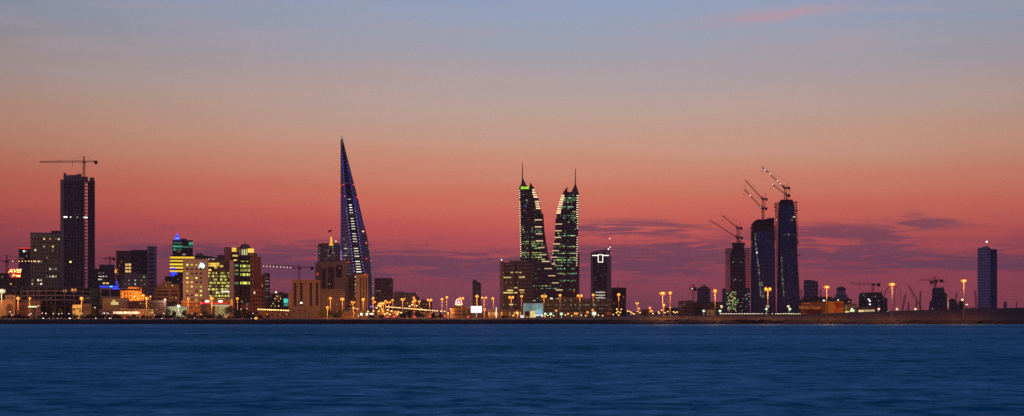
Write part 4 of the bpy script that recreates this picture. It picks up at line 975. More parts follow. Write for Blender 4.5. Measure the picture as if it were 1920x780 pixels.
m = MB(); m.tube((b.X(993.6),2,b.Z(346)),(b.X(993.8),2,b.Z(341)),.3,5,.1); m.box(b.X(993.2),b.X(995.2),1.5,2.5,b.Z(343.6),b.Z(342.8)); m.build('roof_crane', STEEL, b.root)
GN = emit('crown_green', (.42,.80,.04), 1.0, .1, .7); b.pane(976.6, 984, 350, 354.6, GN, 'green_crown_light', -.8); b.pane(984.8, 991.5, 350.2, 354.4, GN, 'green_crown_light', -.8)
for i in range(39):
    y = 357.5 + i*4.35 if i < 4 else 361 + i*4.25
    if y > 482: break
    xx = 973.2 + (y-355)*.0195; b.pane(xx, xx+1.9, y-.75, y+.65, emit('edge_peach', (1,.74,.45), 1.7, .2), 'edge_light', -.6)
for x0,x1,y in ((998.2,1002.8,356.5),(998,1004,361),(999,1006.8,365.2),(1000.6,1008.2,369.6),(1003,1011,378.4),(1004,1011.5,382.6),(1004.6,1012.3,387),(1005.4,1013.3,391),(1002.7,1016,412.3),(1002.9,1016,425.5),(1004.6,1017,438.6),(1005,1018,451.5),(1009,1021,464.3),(1012,1025,477.5),(1016.3,1029.6,490.3),(1021,1035,503.6),(1028,1041,517),(1034.6,1047.6,530.5),(1042,1055,543.8)):
    b.pane(x0, x1, y-(1.25 if y < 400 else .8), y+(1.15 if y < 400 else .7), L_PINK if y < 400 else emit('fin_light_lower', (1,.66,.34), 1.15, .3), 'fin_light', -3.5 if y < 404 else -.4)
A_, C_ = (977.5, 991.5), (996.5, 1016)
rows = [(427,.35,[(978,982),(996.5,1000)]),(431,.5,[(977.5,984),(997,1016)]),(435,.85,[(978,984),(988,991),(996.5,1017)]),(453,.9,[(980,991),(996.5,1018)]),(457,.85,[(977.5,991),(996.5,1019)]),(461.2,.8,[(997,1021)]),(465.5,.45,[(978,991),(996.5,1018)]),
        (470,.5,[(996.5,1005)]),(474,.85,[A_,(996.5,1024)]),(478,.95,[A_,(996.5,1023)]),(482.5,.8,[(985,991),(996.5,1016)]),(486.6,.4,[(1007,1023)]),(536.2,.75,[(996.5,1034)]),(541,.85,[(996.5,1000),(1014,1049)]),(543,.1,[(1000,1014)])]
floor_lights(b, [(360 + i*4.25, .10, [(977,991),(997,1000 + i*.55)]) for i in range(50)], 3.2, [emit('floor_faint', (.55,.60,.35), .14, .8), emit('green_dim', (.35,.7,.3), .4, .5)], -.25, 'faint_window')
floor_lights(b, rows, 2.5, [L_G, L_YG, L_G, emit('green_dim', (.35,.7,.3), .4, .5)], -.3)
b.pane(985.5, 990, 374, 376.8, L_DIMW); b.pane(984, 988, 386, 388, emit('blue_dim', (.15,.2,.7), .35, .6)); b.beacon(983, 394.3, RED, .5); b.beacon(1002, 500, L_DIMW, .5); b.done()

b = B('curved_tower', 'right one of the curved twin towers, its teal-lit floors facing the taller twin', 'skyscraper', 1030, 1087, 1640)
b.poly('body', [(1030,None),(1033,497),(1036,478),(1039,452),(1041,432),(1041.5,412),(1043.5,408),(1046,392),(1049.5,378),(1056,362),(1060.5,355),(1062.3,351.5),(1064.5,360),(1084.5,364),(1085.2,370),(1084.5,420),(1083.4,470),(1081,565),(1081,None)][::-1], 30, TW)
b.poly('crown', [(1070.6,365),(1072.5,357),(1076,350),(1078.4,344.5),(1079.8,344.5),(1082,352),(1086,365)][::-1], 20, wall('crown_metal', (.10,.09,.11), rough=.4), front=-.5)
b.box('roof_deck', 1063.5, 1080, 359.8, 16, wall('roof_deck_olive', (.11,.10,.07)), y0=364, front=1)
b.poly('fin', [(1043.4,405),(1046,391),(1049.5,377),(1056,361),(1060.5,354.4),(1062.3,351),(1063,356),(1057,370),(1052,390),(1050,405)], 3, FIN, front=-3.2)
b.box('service_strip', 1061, 1064, 362, 1.6, wall('service', (.09,.08,.10), h=3.35, duty=.4), front=-1.7); b.box('right_slab', 1081.3, 1086.6, 474, 20, wall('mauve_slab', (.28,.20,.24)), front=2)
m = MB(); m.tube((b.X(1079.1),8,b.Z(350)),(b.X(1079.1),8,b.Z(315)),.75,8,.3); m.build('spire', STEEL, b.root)
m = MB(); m.tube((b.X(1063.6),2,b.Z(355)),(b.X(1063.4),2,b.Z(350)),.3,5,.1); m.box(b.X(1063),b.X(1066),1.5,2.5,b.Z(353.2),b.Z(352.4)); m.build('roof_crane', STEEL, b.root)
for i in range(31):
    y = 367 + i*4.35
    if 417 < y < 419 or (y > 432 and y < 445) : continue
    xx = 1083 - (y-365)*.02; b.pane(xx - (1.6 if y < 410 else 0), xx+2.0, y-.75, y+.65, emit('edge_peach', (1,.74,.45), 1.7, .2), 'edge_light', -.6)
for x0,x1,y in ((1052.6,1058,367.2),(1051.2,1057.2,371.3),(1050.2,1056.5,375),(1048.2,1055.5,379.1),(1047.6,1055,383.4),(1046.2,1053.4,387.5),(1045,1052.4,391.8),(1043.9,1051.8,396),(1043.7,1051.2,399.6),(1041.5,1054.2,420.2),(1040.6,1053,432.7),(1039.6,1052,445.2),(1037.6,1050.2,457.4),(1036,1048,470),(1033.4,1045,482.3),(1034.5,1041,495)):
    b.pane(x0, x1, y-(1.25 if y < 402 else .8), y+(1.15 if y < 402 else .7), L_PINK if y < 402 else emit('fin_light_lower', (1,.66,.34), 1.15, .3), 'fin_light', -3.5 if y < 404 else -.4)
E_ = (1063.5, 1080.5)
rows = [(371.3,.8,[(1057,1061),E_]),(375.3,.85,[(1057,1061),E_]),(379.2,.8,[(1055,1061),(1063.5,1075)]),(383.5,.3,[(1070,1080)]),(388,.8,[(1055,1061),E_]),(391.5,.5,[(1062,1068)]),(397,.85,[(1073,1081)]),(400.8,.6,[(1068,1080)]),(404.8,.7,[(1048,1061),E_]),(408.8,.6,[(1056,1061),E_]),(417,.5,[(1065,1070),(1074,1080)]),
        (437.5,.6,[(1041,1060),(1066,1070)]),(442,.75,[(1048,1061),E_]),(449,.3,[(1040,1044)]),(462.5,.7,[(1037,1061),E_]),(466,.3,[(1066,1074)]),(475,.8,[(1036,1061),(1064,1082)]),(483.2,.85,[(1046,1061),E_]),(487.6,.9,[(1037,1061),E_]),(491.8,.8,[(1038,1060),(1064,1082)]),(498,.7,[(1040,1058)]),(504,.25,[(1040,1060),E_]),(513,.9,[(1044,1082)]),(526,.6,[(1050,1061),E_]),(543.3,.7,[(1064,1070),(1074,1078)])]
floor_lights(b, [(366 + i*4.25, .10, [(1056 - i*.4,1061),(1064,1080)]) for i in range(45)], 3.2, [emit('floor_faint', (.55,.60,.35), .14, .8), emit('green_dim', (.35,.7,.3), .4, .5)], -.25, 'faint_window')
floor_lights(b, rows, 2.5, [L_G, emit('teal_floor', (.25,.9,.60), .9, .7, .4), L_YG, emit('green_dim', (.35,.7,.3), .4, .5)], -.3); b.beacon(1076, 547, RED, .5); b.done()

# glazed waterfront podium
b = B('glazed_podium', 'long glazed four-storey podium with dotted lights at the foot of the twin towers', CAT, 1010, 1150, 1380)
b.box('wall', 1012, 1148, 560, 20, wall('podium', (.09,.10,.09), h=4.1, duty=.7, vx=4.2, vduty=.12, glass=(.03,.04,.035))); b.box('upper_storeys', 1050, 1092, 556, 14, wall('podium_up', (.20,.17,.17), h=3.4, duty=.5), y0=560, front=3)
PG = emit('podium_green', (.62,.80,.55), .55, .7, .4)
for j, y in enumerate((563, 572, 579, 586.5)): b.grid(1013, 1147, y-3, y+3, 50, 1, (.25,.5,.35,.22)[j], [PG, L_DIMW, L_DIM, L_DIMW], dark=None, fw=.7, fh=(.28,.25,.22,.25)[j], front=-.1)
for x, y in ((1034,559.5),(1046,559.8),(1002,563.5)): b.pane(x-2.4, x+2.4, y-.9, y+.9, L_W, 'lit_window', -.4)
for i in range(11): x = 1018 + i*12.5; b.box('fin', x-.25, x+.25, 559.5, .8, POSTM, front=-.9)
b.done()
b = B('slant_topped_tower', 'tower with a slanting roof and a white light outline shaped like a T', 'skyscraper', 1107, 1146, 1620)
b.poly('body', [(1107.5,None),(1107.5,474),(1117,470),(1137,467),(1143,469.5),(1143,477),(1145.5,478),(1145.5,None)], 26, wall('tee_body', (.17,.13,.18)))
b.box('glass_front', 1112, 1137, 477, 1, wall('tee_glass', (.05,.05,.11), h=3.6, duty=.6, glass=(.012,.015,.035)), y0=560, front=-1.1)
b.box('left_pier', 1107.5, 1112, 477, 1.3, wall('tee_pier', (.20,.15,.19)), front=-1.4); b.box('right_slab', 1138, 1146, 484, 1.3, wall('tee_pier', (.20,.15,.19), h=3.6, duty=.3), front=-1.4)
TL = emit('tee_light', (1,.95,.82), 1.8)
b.pane(1110.5, 1121.6, 478.4, 479.8, TL, 'light_line', -1.6); b.pane(1130.3, 1141.5, 478.4, 479.8, TL, 'light_line', -1.6)
for q in ((1121.1,1122.2,477.2,492),(1129.6,1130.7,477.2,492),(1122.2,1129.6,477.2,478.3),(1122.2,1129.6,490.9,492)): b.pane(*q, TL, 'light_outline', -1.6)
b.pane(1122.3, 1129.5, 478.4, 490.8, wall('tee_panel', (.12,.09,.08)), 'panel', -1.3)
for y in (548, 553.3, 558.4): b.pane(1116.5, 1134.5, y-.5, y+.6, emit('pale_line', (.95,.9,.7), 1.0), 'light_line', -1.3)
for y in (546, 550.6, 555.8): b.pane(1122.5, 1130.5, y-.5, y+.5, L_DIMW, 'light_line', -1.3)
for i in range(22): x = 1113 + R.random()*22; y = 495 + R.random()*50; b.pane(x, x+1, y, y+1, R.choice([L_DIMW, emit('blue_dim', (.15,.2,.7), .35, .6)]), 'dim_window', -1.2)
for y in (522, 526, 538, 551): b.pane(1114.3, 1116, y-.8, y+.6, L_DIMW, 'lit_window', -1.45)
m = MB(); m.tube((b.X(1143.4),3,b.Z(477)),(b.X(1143.4),3,b.Z(447)),.35,6,.12); m.build('mast', STEEL, b.root)
b.beacon(1143.4, 447.5, emit('mast_lamp', (1,.6,.55), 3), .6); b.beacon(1144, 463.5, emit('mast_lamp', (1,.6,.55), 3), .6); b.beacon(1140.8, 467, emit('violet_lamp', (.7,.6,1), 3.5), .7)
b.beacon(1144.8, 501.5, RED, .7); b.beacon(1144.8, 536.5, RED, .7); b.done()
b = B('office_block', 'dark unlit office right of the tower with the T-shaped light', CAT, 1146, 1175, 1700)
b.poly('wall', [(1147,None),(1147,540.5),(1174,539.5),(1174,None)], 20, wall('dark_office', (.05,.045,.06), h=3.6, duty=.5, glass=(.012,.015,.03))); b.box('roof_slab', 1146, 1174.5, 539, 21, wall('mauve_slab', (.28,.20,.24)), y0=540.8, front=-.5); b.box('left_pier', 1146, 1149, 541, 2, wall('tee_pier', (.20,.15,.19)), front=-2.2)
b.grid(1150, 1174, 543, 582, 8, 10, .03, L_DIM, fw=.6, fh=.5); m = MB(); m.tube((b.X(1158.5),3,b.Z(540)),(b.X(1158.5),3,b.Z(531)),.25,5,.08); m.build('mast', STEEL, b.root); b.beacon(1147.6, 513, RED, .01); b.done()
b = B('glass_pavilion', 'big pale cyan glowing screen wall standing on the waterfront', 'pavilion', 981, 1019, 1240)
b.box('wall', 981, 1018.5, 568.5, 6, wall('pav_wall', (.35,.38,.38)), front=.3); b.grid(981.4, 1018.2, 569, 590, 6, 1, 1, emit('pavilion_screen', (.42,.66,.62), .42, .35, .9), fw=.97, fh=1); b.pane(1005, 1015, 582, 588, emit('cyan_glow', (.35,.75,.95), .9, .2, .9), 'lit_panel', -.2)
b.pane(994, 1004, 583, 596, emit('pav_yellow', (1,.75,.3), .8, .2, .6), 'lit_doorway', -.2); b.pane(1002, 1018, 590, 593, emit('pav_white', (.9,1,1), 1.2, .3), 'lit_panel', -.2); b.pane(976, 982, 591.5, 596, emit('pav_white', (.9,1,1), 1.2, .3), 'lit_panel', -.4); b.done()
sn = thing('billboard', 'small dark orange billboard before the pale cyan screen wall', 'billboard', tuple(W(988.5, 598, 1200))); k = 1200/F
m = MB(); m.box(-4.6*k,4.6*k,-.2,.2,5.5*k,14.5*k); m.build('panel', wall('orange_board', (.42,.12,.03)), sn); m = MB(); m.box(-3*k,-3*k+.4,-.1,.1,-1,5.5*k); m.box(3*k-.4,3*k,-.1,.1,-1,5.5*k); m.build('legs', DARK, sn)
pwc = wall('promenade_concrete', (.55,.42,.34))
for x0, x1, nm in ((958,1112,'pale promenade wall lit orange at the foot of the twin towers'),(688,752,'pale promenade wall lit orange below the dense lamp cluster'),(338,470,'low pale wall along the shore before the white office block')):
    t_ = B('promenade_wall', nm, 'wall', x0, x1, 1222, turn=0); t_.box('wall', x0, x1, 596.0, .6, pwc); t_.box('coping', x0, x1, 595.4, .9, CONC, y0=595.95, front=-.15); t_.done()
b = B('colonnade', 'low waterfront hall with a row of glowing bays left of the cyan screen', 'hall', 914, 978, 1290)
b.box('wall', 915, 978, 581, 12, wall('hall_wall', (.24,.14,.09)), front=1); b.poly('roof', [(914,584),(918,581),(927,579.5),(940,581),(978,582),(978,584)], 13, CONC_D)
b.grid(915, 978, 584.5, 592, 16, 1, .75, emit('hall_bay', (1,.58,.2), 1.0, .6, .4), fw=.45, fh=.9, dark=None, front=.9)
for i in range(17): b.pane(915 + i*3.9, 915.7 + i*3.9, 584.5, 595, SAND, 'column', .4)
b.done()
py = thing('light_pylon', 'thin tall white glowing pylon near the low waterfront hall', 'pylon', tuple(W(930.5, 598, 1230))); k = 1230/F
m = MB(); m.box(-.9*k,.9*k,-.3,.3,2*k,22*k); m.build('lit_column', emit('pylon_face', (1,.93,.78), 1.1), py); m = MB(); m.box(-1.3*k,1.3*k,-.5,.5,-1,2*k); m.build('plinth', CONC, py)
sn = thing('traffic_sign', 'dark red message board on two posts by the T-lit tower foot', 'sign', tuple(W(1141, 598, 1210))); k = 1210/F
m = MB(); m.box(-5*k,5*k,-.15,.15,6*k,14*k); m.build('panel', wall('sign_red_dark', (.22,.03,.02)), sn); m = MB(); m.box(-4*k,4*k,-.2,-.15,9*k,9.6*k); m.box(-4*k,4*k,-.2,-.15,11*k,11.6*k); m.build('lit_lines', emit('amber_lines', (1,.3,.05), .5), sn); m = MB(); m.box(-4*k,-3.4*k,-.1,.1,-1,6*k); m.box(3.4*k,4*k,-.1,.1,-1,6*k); m.build('posts', POSTM, sn)
# ================================================================ RIGHT OF THE PICTURE
b = B('apartment_tower', 'far pale twin-shouldered tower behind the low construction site', 'tower', 1307, 1333, 2500)
b.poly('wall', [(1307,None),(1307,541),(1311,540),(1312,538),(1317,536.5),(1319,534.5),(1322,534.5),(1324,537),(1327,538),(1332,542),(1332,None)], 26, wall('far_mauve', (.20,.13,.19), h=4.2, duty=.45, glass=(.06,.045,.08))); b.done()
b = B('apartment_tower', 'far slim grey tower just left of the scaffolded towers', 'tower', 1353, 1362, 2500)
b.box('wall', 1354, 1362, 541, 18, wall('far_mauve2', (.19,.13,.19), h=4.2, duty=.4)); b.done()
b = B('warehouse', 'low dark unfinished block behind the coast, crane above its left end', CAT, 1271, 1360, 1420)
b.box('wall', 1272, 1360, 566, 22, wall('slate_low', (.05,.055,.085), h=3.6, duty=.35)); b.box('left_block', 1272, 1302, 564.5, 8, wall('slate_grey', (.12,.11,.13), h=3.4, duty=.5), front=-8.2); b.box('roof_storey', 1288, 1299, 563, 5, CONC_D, y0=566, front=2)
b.grid(1273, 1302, 568, 588, 7, 4, .05, L_DIM, front=-8.2); b.grid(1304, 1358, 569, 588, 12, 4, .02, L_DIM); b.done()
crane(1300, 565, 541, 1292, 1306, 533, 1430, 'stubby crane with a lit cab above the low dark block', lights=(1297.5,), mat=wall('ochre_crane', (.20,.14,.08)), lightmat=emit('cab_lamp', (1,.75,.5), 2), hook=1294)
for px, w_, nm in ((1209, 13, 'dark site hut among the far lamps'), (1332, 14, 'orange-lit site hut below the far lamp')):
    b = B('site_hut', nm, 'hut', px-w_/2, px+w_/2, 1260); b.box('wall', px-w_/2, px+w_/2, 581, 6, SAND if px > 1300 else wall('hut_dark', (.10,.06,.05))); b.box('roof', px-w_/2-.7, px+w_/2+.7, 579.8, 7, CONC_D, y0=581, front=-.5); b.pane(px-2, px+1, 585, 590, GLASS, 'door'); b.done()

SC = wall('scaffold_steel', (.13,.06,.07), rough=.7)
def scaffold(b, xl0, xr0, ytop, ybot, D, nx, nz, front, xl1=None, xr1=None, name='scaffold', dep=6):
    """open lattice of tubes and platforms climbing a flank"""
    xl1 = xl0 if xl1 is None else xl1; xr1 = xr0 if xr1 is None else xr1
    m = MB()
    P = lambda i, j: (b.X((xl0 + (xr0-xl0)*i/nx) * (1-j/nz) + (xl1 + (xr1-xl1)*i/nx) * j/nz), b.Z(ytop + (ybot-ytop)*j/nz))
    for i in range(nx+1):
        for j in range(nz):
            a = P(i, j); c = P(i, j+1)
            m.tube((a[0],front,a[1]),(c[0],front,c[1]),.22,4)
    for j in range(nz+1):
        a = P(0, j); c = P(nx, j); m.box(a[0]-.4, c[0]+.4, front-.3, front+dep, a[1]-.28, a[1]+.28)
    return m.build(name, SC, b.root)
BG = wall('blue_tower_glass', (.035,.10,.28), rough=.4, h=3.8, duty=.7, glass=(.022,.07,.21), vary=.7)
WD = emit('site_window', (.75,.72,.50), .30, .9, .5); WB_ = emit('site_window_blue', (.18,.32,.62), .13, .8, .4)
b = B('tower_under_construction', 'shortest of the three scaffolded towers, flared flat crown and open lattice flanks', 'tower', 1360, 1407, 1500)
b.poly('body', [(1370,None),(1369,480),(1372,466),(1395,466),(1397,480),(1398,None)], 26, wall('core_navy', (.05,.075,.17), h=3.6, duty=.5, glass=(.012,.014,.03)))
b.poly('crown', [(1374,467),(1373.5,462),(1372,457),(1373,455),(1396,455),(1397,457),(1395,462),(1394.5,467)], 22, wall('crown_dark', (.045,.035,.055)), front=1)
b.box('lower_glass', 1360, 1370, 545, 24, BG, front=1); b.box('lower_glass', 1397, 1406.5, 540, 24, BG, front=1)
m = MB(); m.tube((b.X(1388),3,b.Z(455)),(b.X(1388),3,b.Z(450)),.6,6); m.build('vent_pipe', STEEL, b.root)
scaffold(b, 1361, 1371, 466, 545, 1500, 4, 26, -.5); scaffold(b, 1395, 1406, 466, 540, 1500, 4, 24, -.5)
for x, d in ((1359,474),(1358.6,527)): m = MB(); m.box(b.X(x), b.X(1362), 0, 4, b.Z(d)-.4, b.Z(d)+.4); m.build('platform', SC, b.root)
m = MB()
for x in (1361,1363.6,1366,1369,1397,1400,1403,1406): m.tube((b.X(x),0,b.Z(467)),(b.X(x),0,b.Z(463 + (x*7 % 3))),.18,4)
m.build('rebar', SC, b.root)
for i in range(120):
    x = 1362 + R.random()*20*(1-.2*R.random()); y = 545 + R.random()*38
    b.pane(x, x+1.3, y, y+1.6, R.choice([emit('site_bulb', (1,.75,.28), 1.2, .6), emit('site_bulb_green', (.45,.75,.25), .8, .6), WD]), 'work_light', .8 if x < 1370 else -.2)
for i in range(24): x = 1380 + R.random()*25; y = 548 + R.random()*36; b.pane(x, x+2, y, y+1.2, R.choice([WB_, WD, emit('site_bulb_green', (.45,.75,.25), .8, .6)]), 'dim_window', .8 if x > 1397 else -.2)
for x, y in ((1387,491.5),(1389.5,492),(1374.5,491),(1368,525),(1375,523),(1379,524),(1388,525.5),(1389.5,525.5),(1376,526)): b.pane(x-1, x+1, y-.8, y+.8, WD, 'lit_window', -.2)
b.done()
luffer(1383.5, 456, 446, 1331, 413.5, 1506, 'lower crane on the shortest scaffolded tower, its jib reaching furthest left', rear=9)
luffer(1384.0, 456, 428, 1354.5, 404, 1512, 'upper crane on the shortest scaffolded tower', rear=7.5)

b = B('tower_under_construction', 'middle scaffolded tower with a curved dark roof and blue glass skin', 'tower', 1408, 1453, 1520)
b.poly('body', [(1408,None),(1407.5,500),(1409,432),(1452,432),(1453.5,480),(1455,None)], 28, BG)
b.poly('roof', [(1409.5,433),(1410,421),(1412,416.5),(1417,413),(1422,411),(1433,411.5),(1442,409),(1452,408.5),(1452,433)], 26, wall('roof_dark', (.03,.025,.045)), front=-.6)
b.poly('edge_strip', [(1450.5,None),(1448,545),(1446.5,450),(1447.5,450),(1449.5,545),(1453,None)], .5, wall('edge_mauve', (.20,.16,.22)), front=-.6)
scaffold(b, 1408.8, 1414, 420, 450, 1520, 2, 9, -1.2, xl1=1408, dep=3); scaffold(b, 1446, 1453, 424, 450, 1520, 3, 8, -1.2, dep=3)
m = MB(); m.box(b.X(1406), b.X(1411), -2, 3, b.Z(427.6)-.4, b.Z(427.6)+.4); m.build('platform', SC, b.root)
line = [(1416,438),(1416.5,455),(1418,470),(1420.5,490),(1422.5,512),(1424,530),(1426,550),(1427,560)]
for i in range(46):
    y = 438 + i*2.7
    if y > 558: break
    x = at(line, y); b.pane(x-1.4+R.random()*1.5, x+.8+R.random()*1.6, y-.9, y+.8, WD, 'lit_window', -.2)
    if y > 528 and R.random() < .5: b.pane(x+3, x+5+R.random()*2, y-.9, y+.8, WD, 'lit_window', -.2)
b.beacon(1419, 473.3, WHT, .6, -.6, 'work_light')
for i in range(44): x = 1412 + R.random()*34; y = 440 + R.random()*120; b.pane(x, x+2.5, y, y+.8, WB_, 'dim_window', -.15)
b.done()
luffer(1430.5, 411, 391, 1395, 354.5, 1526, 'lower crane on the middle scaffolded tower with a bright lamp mid-jib', rear=8, lights=(.03,.66))
luffer(1431.0, 411, 373.5, 1397.5, 338.5, 1532, 'upper crane on the middle scaffolded tower', rear=8)

b = B('tower_under_construction', 'tallest scaffolded tower on the right, lattice flanks and bulging blue glass base', 'tower', 1454, 1501, 1540)
b.poly('body', [(1456,None),(1457,560),(1459,430),(1460,382),(1462,377),(1486,376),(1488,381),(1489,385),(1493,430),(1496.5,500),(1499.3,545),(1500.5,575),(1500.5,None)], 28, BG)
b.poly('roof', [(1461,383),(1462,376),(1465,374),(1486,374.5),(1487,378),(1487.5,383)], 24, wall('roof_dark', (.03,.025,.045)), front=-.6)
b.poly('edge_strip', [(1497.5,None),(1496.8,545),(1493.6,500),(1490.5,440),(1492.3,440),(1495.6,500),(1498.6,545),(1500,None)][::-1], .5, wall('edge_mauve', (.20,.16,.22)), front=-.6)
scaffold(b, 1454, 1461.5, 380, 475, 1540, 3, 26, -1.2, xl1=1455, dep=4); scaffold(b, 1487.5, 1493.5, 379, 460, 1540, 2, 23, -1.2, xl1=1492, xr1=1496.5, dep=4)
scaffold(b, 1455, 1461, 475, 540, 1540, 2, 18, -1.2, xl1=1457, xr1=1461, dep=3)
for x0, x1, y in ((1451,1456,388),(1452,1456,395),(1492,1496,395),(1491,1495,379),(1452,1457,383),(1494,1499,455.5),(1495,1500.5,478.5)):
    m = MB(); m.box(b.X(x0), b.X(x1), -2, 4, b.Z(y)-.4, b.Z(y)+.4); m.build('platform', SC, b.root)
line = [(1465,478),(1466,500),(1466.5,520),(1468,540),(1470,556)]
for i in range(32):
    y = 481 + i*2.4
    if y > 556: break
    x = at(line, y); b.pane(x-1.2+R.random()*1.2, x+.6+R.random()*1.4, y-.8, y+.8, WD, 'lit_window', -.2)
for x, y in ((1487.5,407),(1490,407.3),(1456.5,411.5),(1456,412.5)): b.pane(x-.6, x+.6, y-.7, y+.7, L_W, 'work_light', -1.6)
for x, y in ((1483,412.5),(1486,413),(1473.5,468),(1477,469),(1485,472),(1486.5,478.5),(1490,440),(1472,440),(1478,439),(1480,441)): b.pane(x-1.2, x+1.2, y-.7, y+.7, WD, 'lit_window', -.2)
for i in range(60): x = 1463 + R.random()*27; y = 395 + R.random()*178; b.pane(x, x+2.5, y, y+.8, WB_, 'dim_window', -.15)
b.done()
luffer(1472.3, 376, 352.5, 1428.5, 312.5, 1546, 'tallest crane of all, on the tallest scaffolded tower, a row of lamps up its jib', rear=9, lights=(.85,.64,.29,.16), w=2.0)
luffer(1476.5, 376, 366.5, 1445.5, 344, 1552, 'short lower crane beside the tallest crane', rear=5, lights=(.93,))

b = B('office_tower', 'grey banded tower with a sloping curved roof right of the scaffolded towers', 'tower', 1507, 1534, 2100)
b.poly('wall', [(1507,None),(1507,525.5),(1516,524.6),(1526,525.8),(1533,528),(1533.5,530),(1533.5,None)], 24, wall('banded_grey', (.30,.24,.30), h=4.6, duty=.5, glass=(.05,.05,.08))); b.box('edge', 1532.5, 1534, 530, 2, CONC_D, front=-2); b.done()
for px, nm in ((1502.5, 'thin mast left of the grey banded tower'), (1538.5, 'thin mast right of the grey banded tower')):
    t = thing('mast', nm, 'mast', tuple(W(px, 575, 1800))); m = MB(); m.lattice((0,0,-8),(0,0,(575-543)*1800/F),1.1,.14); m.build('lattice_shaft', STEEL, t); m = MB(); m.box(-1,1,-1,1,(575-546)*1800/F,(575-545)*1800/F); m.build('platform', DARK, t)
b = B('domed_hall', 'far hall with a low dome on a drum over stepped shoulders', 'domed building', 1556, 1599, 1950)
DH = wall('dome_hall_stone', (.30,.25,.27)); zc = b.Z; cx = b.X(1577)
b.box('wall', 1558, 1595, 563, 26, DH); b.box('shoulder', 1562, 1592, 557, 22, DH, y0=563, front=2); m = MB(); r9 = b.X(1586) - cx
m.lathe([(r9*1.25,zc(557)),(r9*1.2,zc(552)),(r9*.95,zc(549)),(r9*.9,zc(544))], 14, cx, 14); m.build('drum', DH, b.root)
m = MB(); m.lathe([(r9*1.03,zc(544)),(r9*1.05,zc(542.5)),(r9*.95,zc(540)),(r9*.6,zc(538)),(.2,zc(537))], 16, cx, 14); m.build('dome', wall('dome_dark', (.10,.08,.10)), b.root)
m = MB(); m.tube((cx,14,zc(537)),(cx,14,zc(533.5)),.25,5,.08); m.build('finial', STEEL, b.root)
b.box('dark_shelf', 1582, 1597, 560.5, 20, CONC_D, y0=566, front=-3); b.grid(1567, 1590, 552, 557.5, 5, 1, 0, fw=.5, fh=.7, dark=wall('arch_shadow', (.10,.08,.10)), front=1.9, dname='arch'); b.done()
b = B('site_shed', 'long dark flat-roofed shed behind the big orange hoarding', 'shed', 1500, 1596, 1500)
b.poly('wall', [(1500,None),(1500,563),(1530,561),(1580,561.5),(1596,566),(1596,None)], 20, wall('shed_dark', (.045,.04,.065))); b.box('roof', 1500, 1594, 560, 21, CONC_D, y0=561.2, front=-.5)
b.beacon(1545, 564, WHT, 1.0, -.8, 'flood_light'); b.beacon(1571.5, 562.5, emit('pinkish_lamp', (1,.75,.65), 1.4), .8, -.8, 'flood_light'); b.grid(1500, 1595, 563.5, 568, 14, 1, .05, L_DIM); b.done()

# the long orange hoarding with its lettering
hb = B('hoarding', 'long orange floodlit advertising hoarding with pale lettering', 'hoarding', 1501, 1582, 1200, base=4.6)
hb.poly('frame', [(1500.6,592.5),(1501,566.6),(1512,565.8),(1545,564.4),(1582,564.2),(1582,592.5)], .6, DARK, front=.1)
def hp(nm, pts, mat, f): return hb.poly(nm, pts, .06, mat, front=f)
hp('panel', [(1501.5,591.5),(1501.8,568),(1512,567.2),(1545,565.8),(1552,565.6),(1552,591.5)], wall('board_rust', (.20,.11,.04), vary=.35), .03)
hp('orange_panel', [(1552.3,591),(1552.3,565.4),(1581.3,565.2),(1581.3,591)], wall('board_orange', (.62,.36,.05), vary=.15), .03)
hp('dark_splash', [(1507,581),(1512,578.6),(1524,579.5),(1536,580),(1543,583),(1540,588),(1528,589),(1514,588),(1508,585)], wall('board_dark', (.10,.03,.035), vary=.5), -.05)
hp('dark_corner', [(1562,567),(1580.5,567),(1580.5,576),(1575,577.5),(1570,580),(1567,576)], wall('board_brown', (.28,.08,.03), vary=.4), -.05)
hp('fruit_shape', [(1563,580),(1567,577),(1572,578.5),(1577,577.5),(1580.5,579),(1577,586),(1572,589),(1566,588),(1562.6,584.5)], wall('board_red', (.5,.16,.03), vary=.5), -.12)
hp('wave_stripe', [(1503,590),(1506,587.4),(1514,588.6),(1524,589.7),(1534,588.8),(1546,586.2),(1551,585.8),(1551,587),(1544,588.4),(1536,590.6),(1520,591.2),(1505,591.2)], wall('board_cream', (.62,.34,.14), vary=.3), -.12)
for i in range(3):
    for j in range(5): hp('check', [(1544.6+i*1.9+(j%2)*.95, 584.3-j*1.5), (1545.5+i*1.9+(j%2)*.95, 584.3-j*1.5), (1545.5+i*1.9+(j%2)*.95, 582.8-j*1.5), (1544.6+i*1.9+(j%2)*.95, 582.8-j*1.5)], wall('board_red', (.5,.16,.03), vary=.5), -.05)
LC = wall('board_letters', (.90,.62,.30), vary=.1); k = 1200/F
text('WahOoo!', 9.6*k, LC, hb.root, (hb.X(1518.5), -.15, hb.Z(579.6)), sx=1.02, bold=.05)
m = MB()
for i in range(7): m.box(hb.X(1504.5 + i*2.1), hb.X(1504.5 + i*2.1 + 1.5), -.1, -.03, hb.Z(569.3), hb.Z(568.0))
m.build('small_print_bar', LC, hb.root)
m = MB()
for x in range(1504, 1582, 8): m.tube((hb.X(x), .5, -3),(hb.X(x), 1.2, hb.Z(566)), .18, 5); m.tube((hb.X(x), 3.5, -3),(hb.X(x), .9, hb.Z(572)), .14, 5)
m.build('posts', POSTM, hb.root); hb.done()

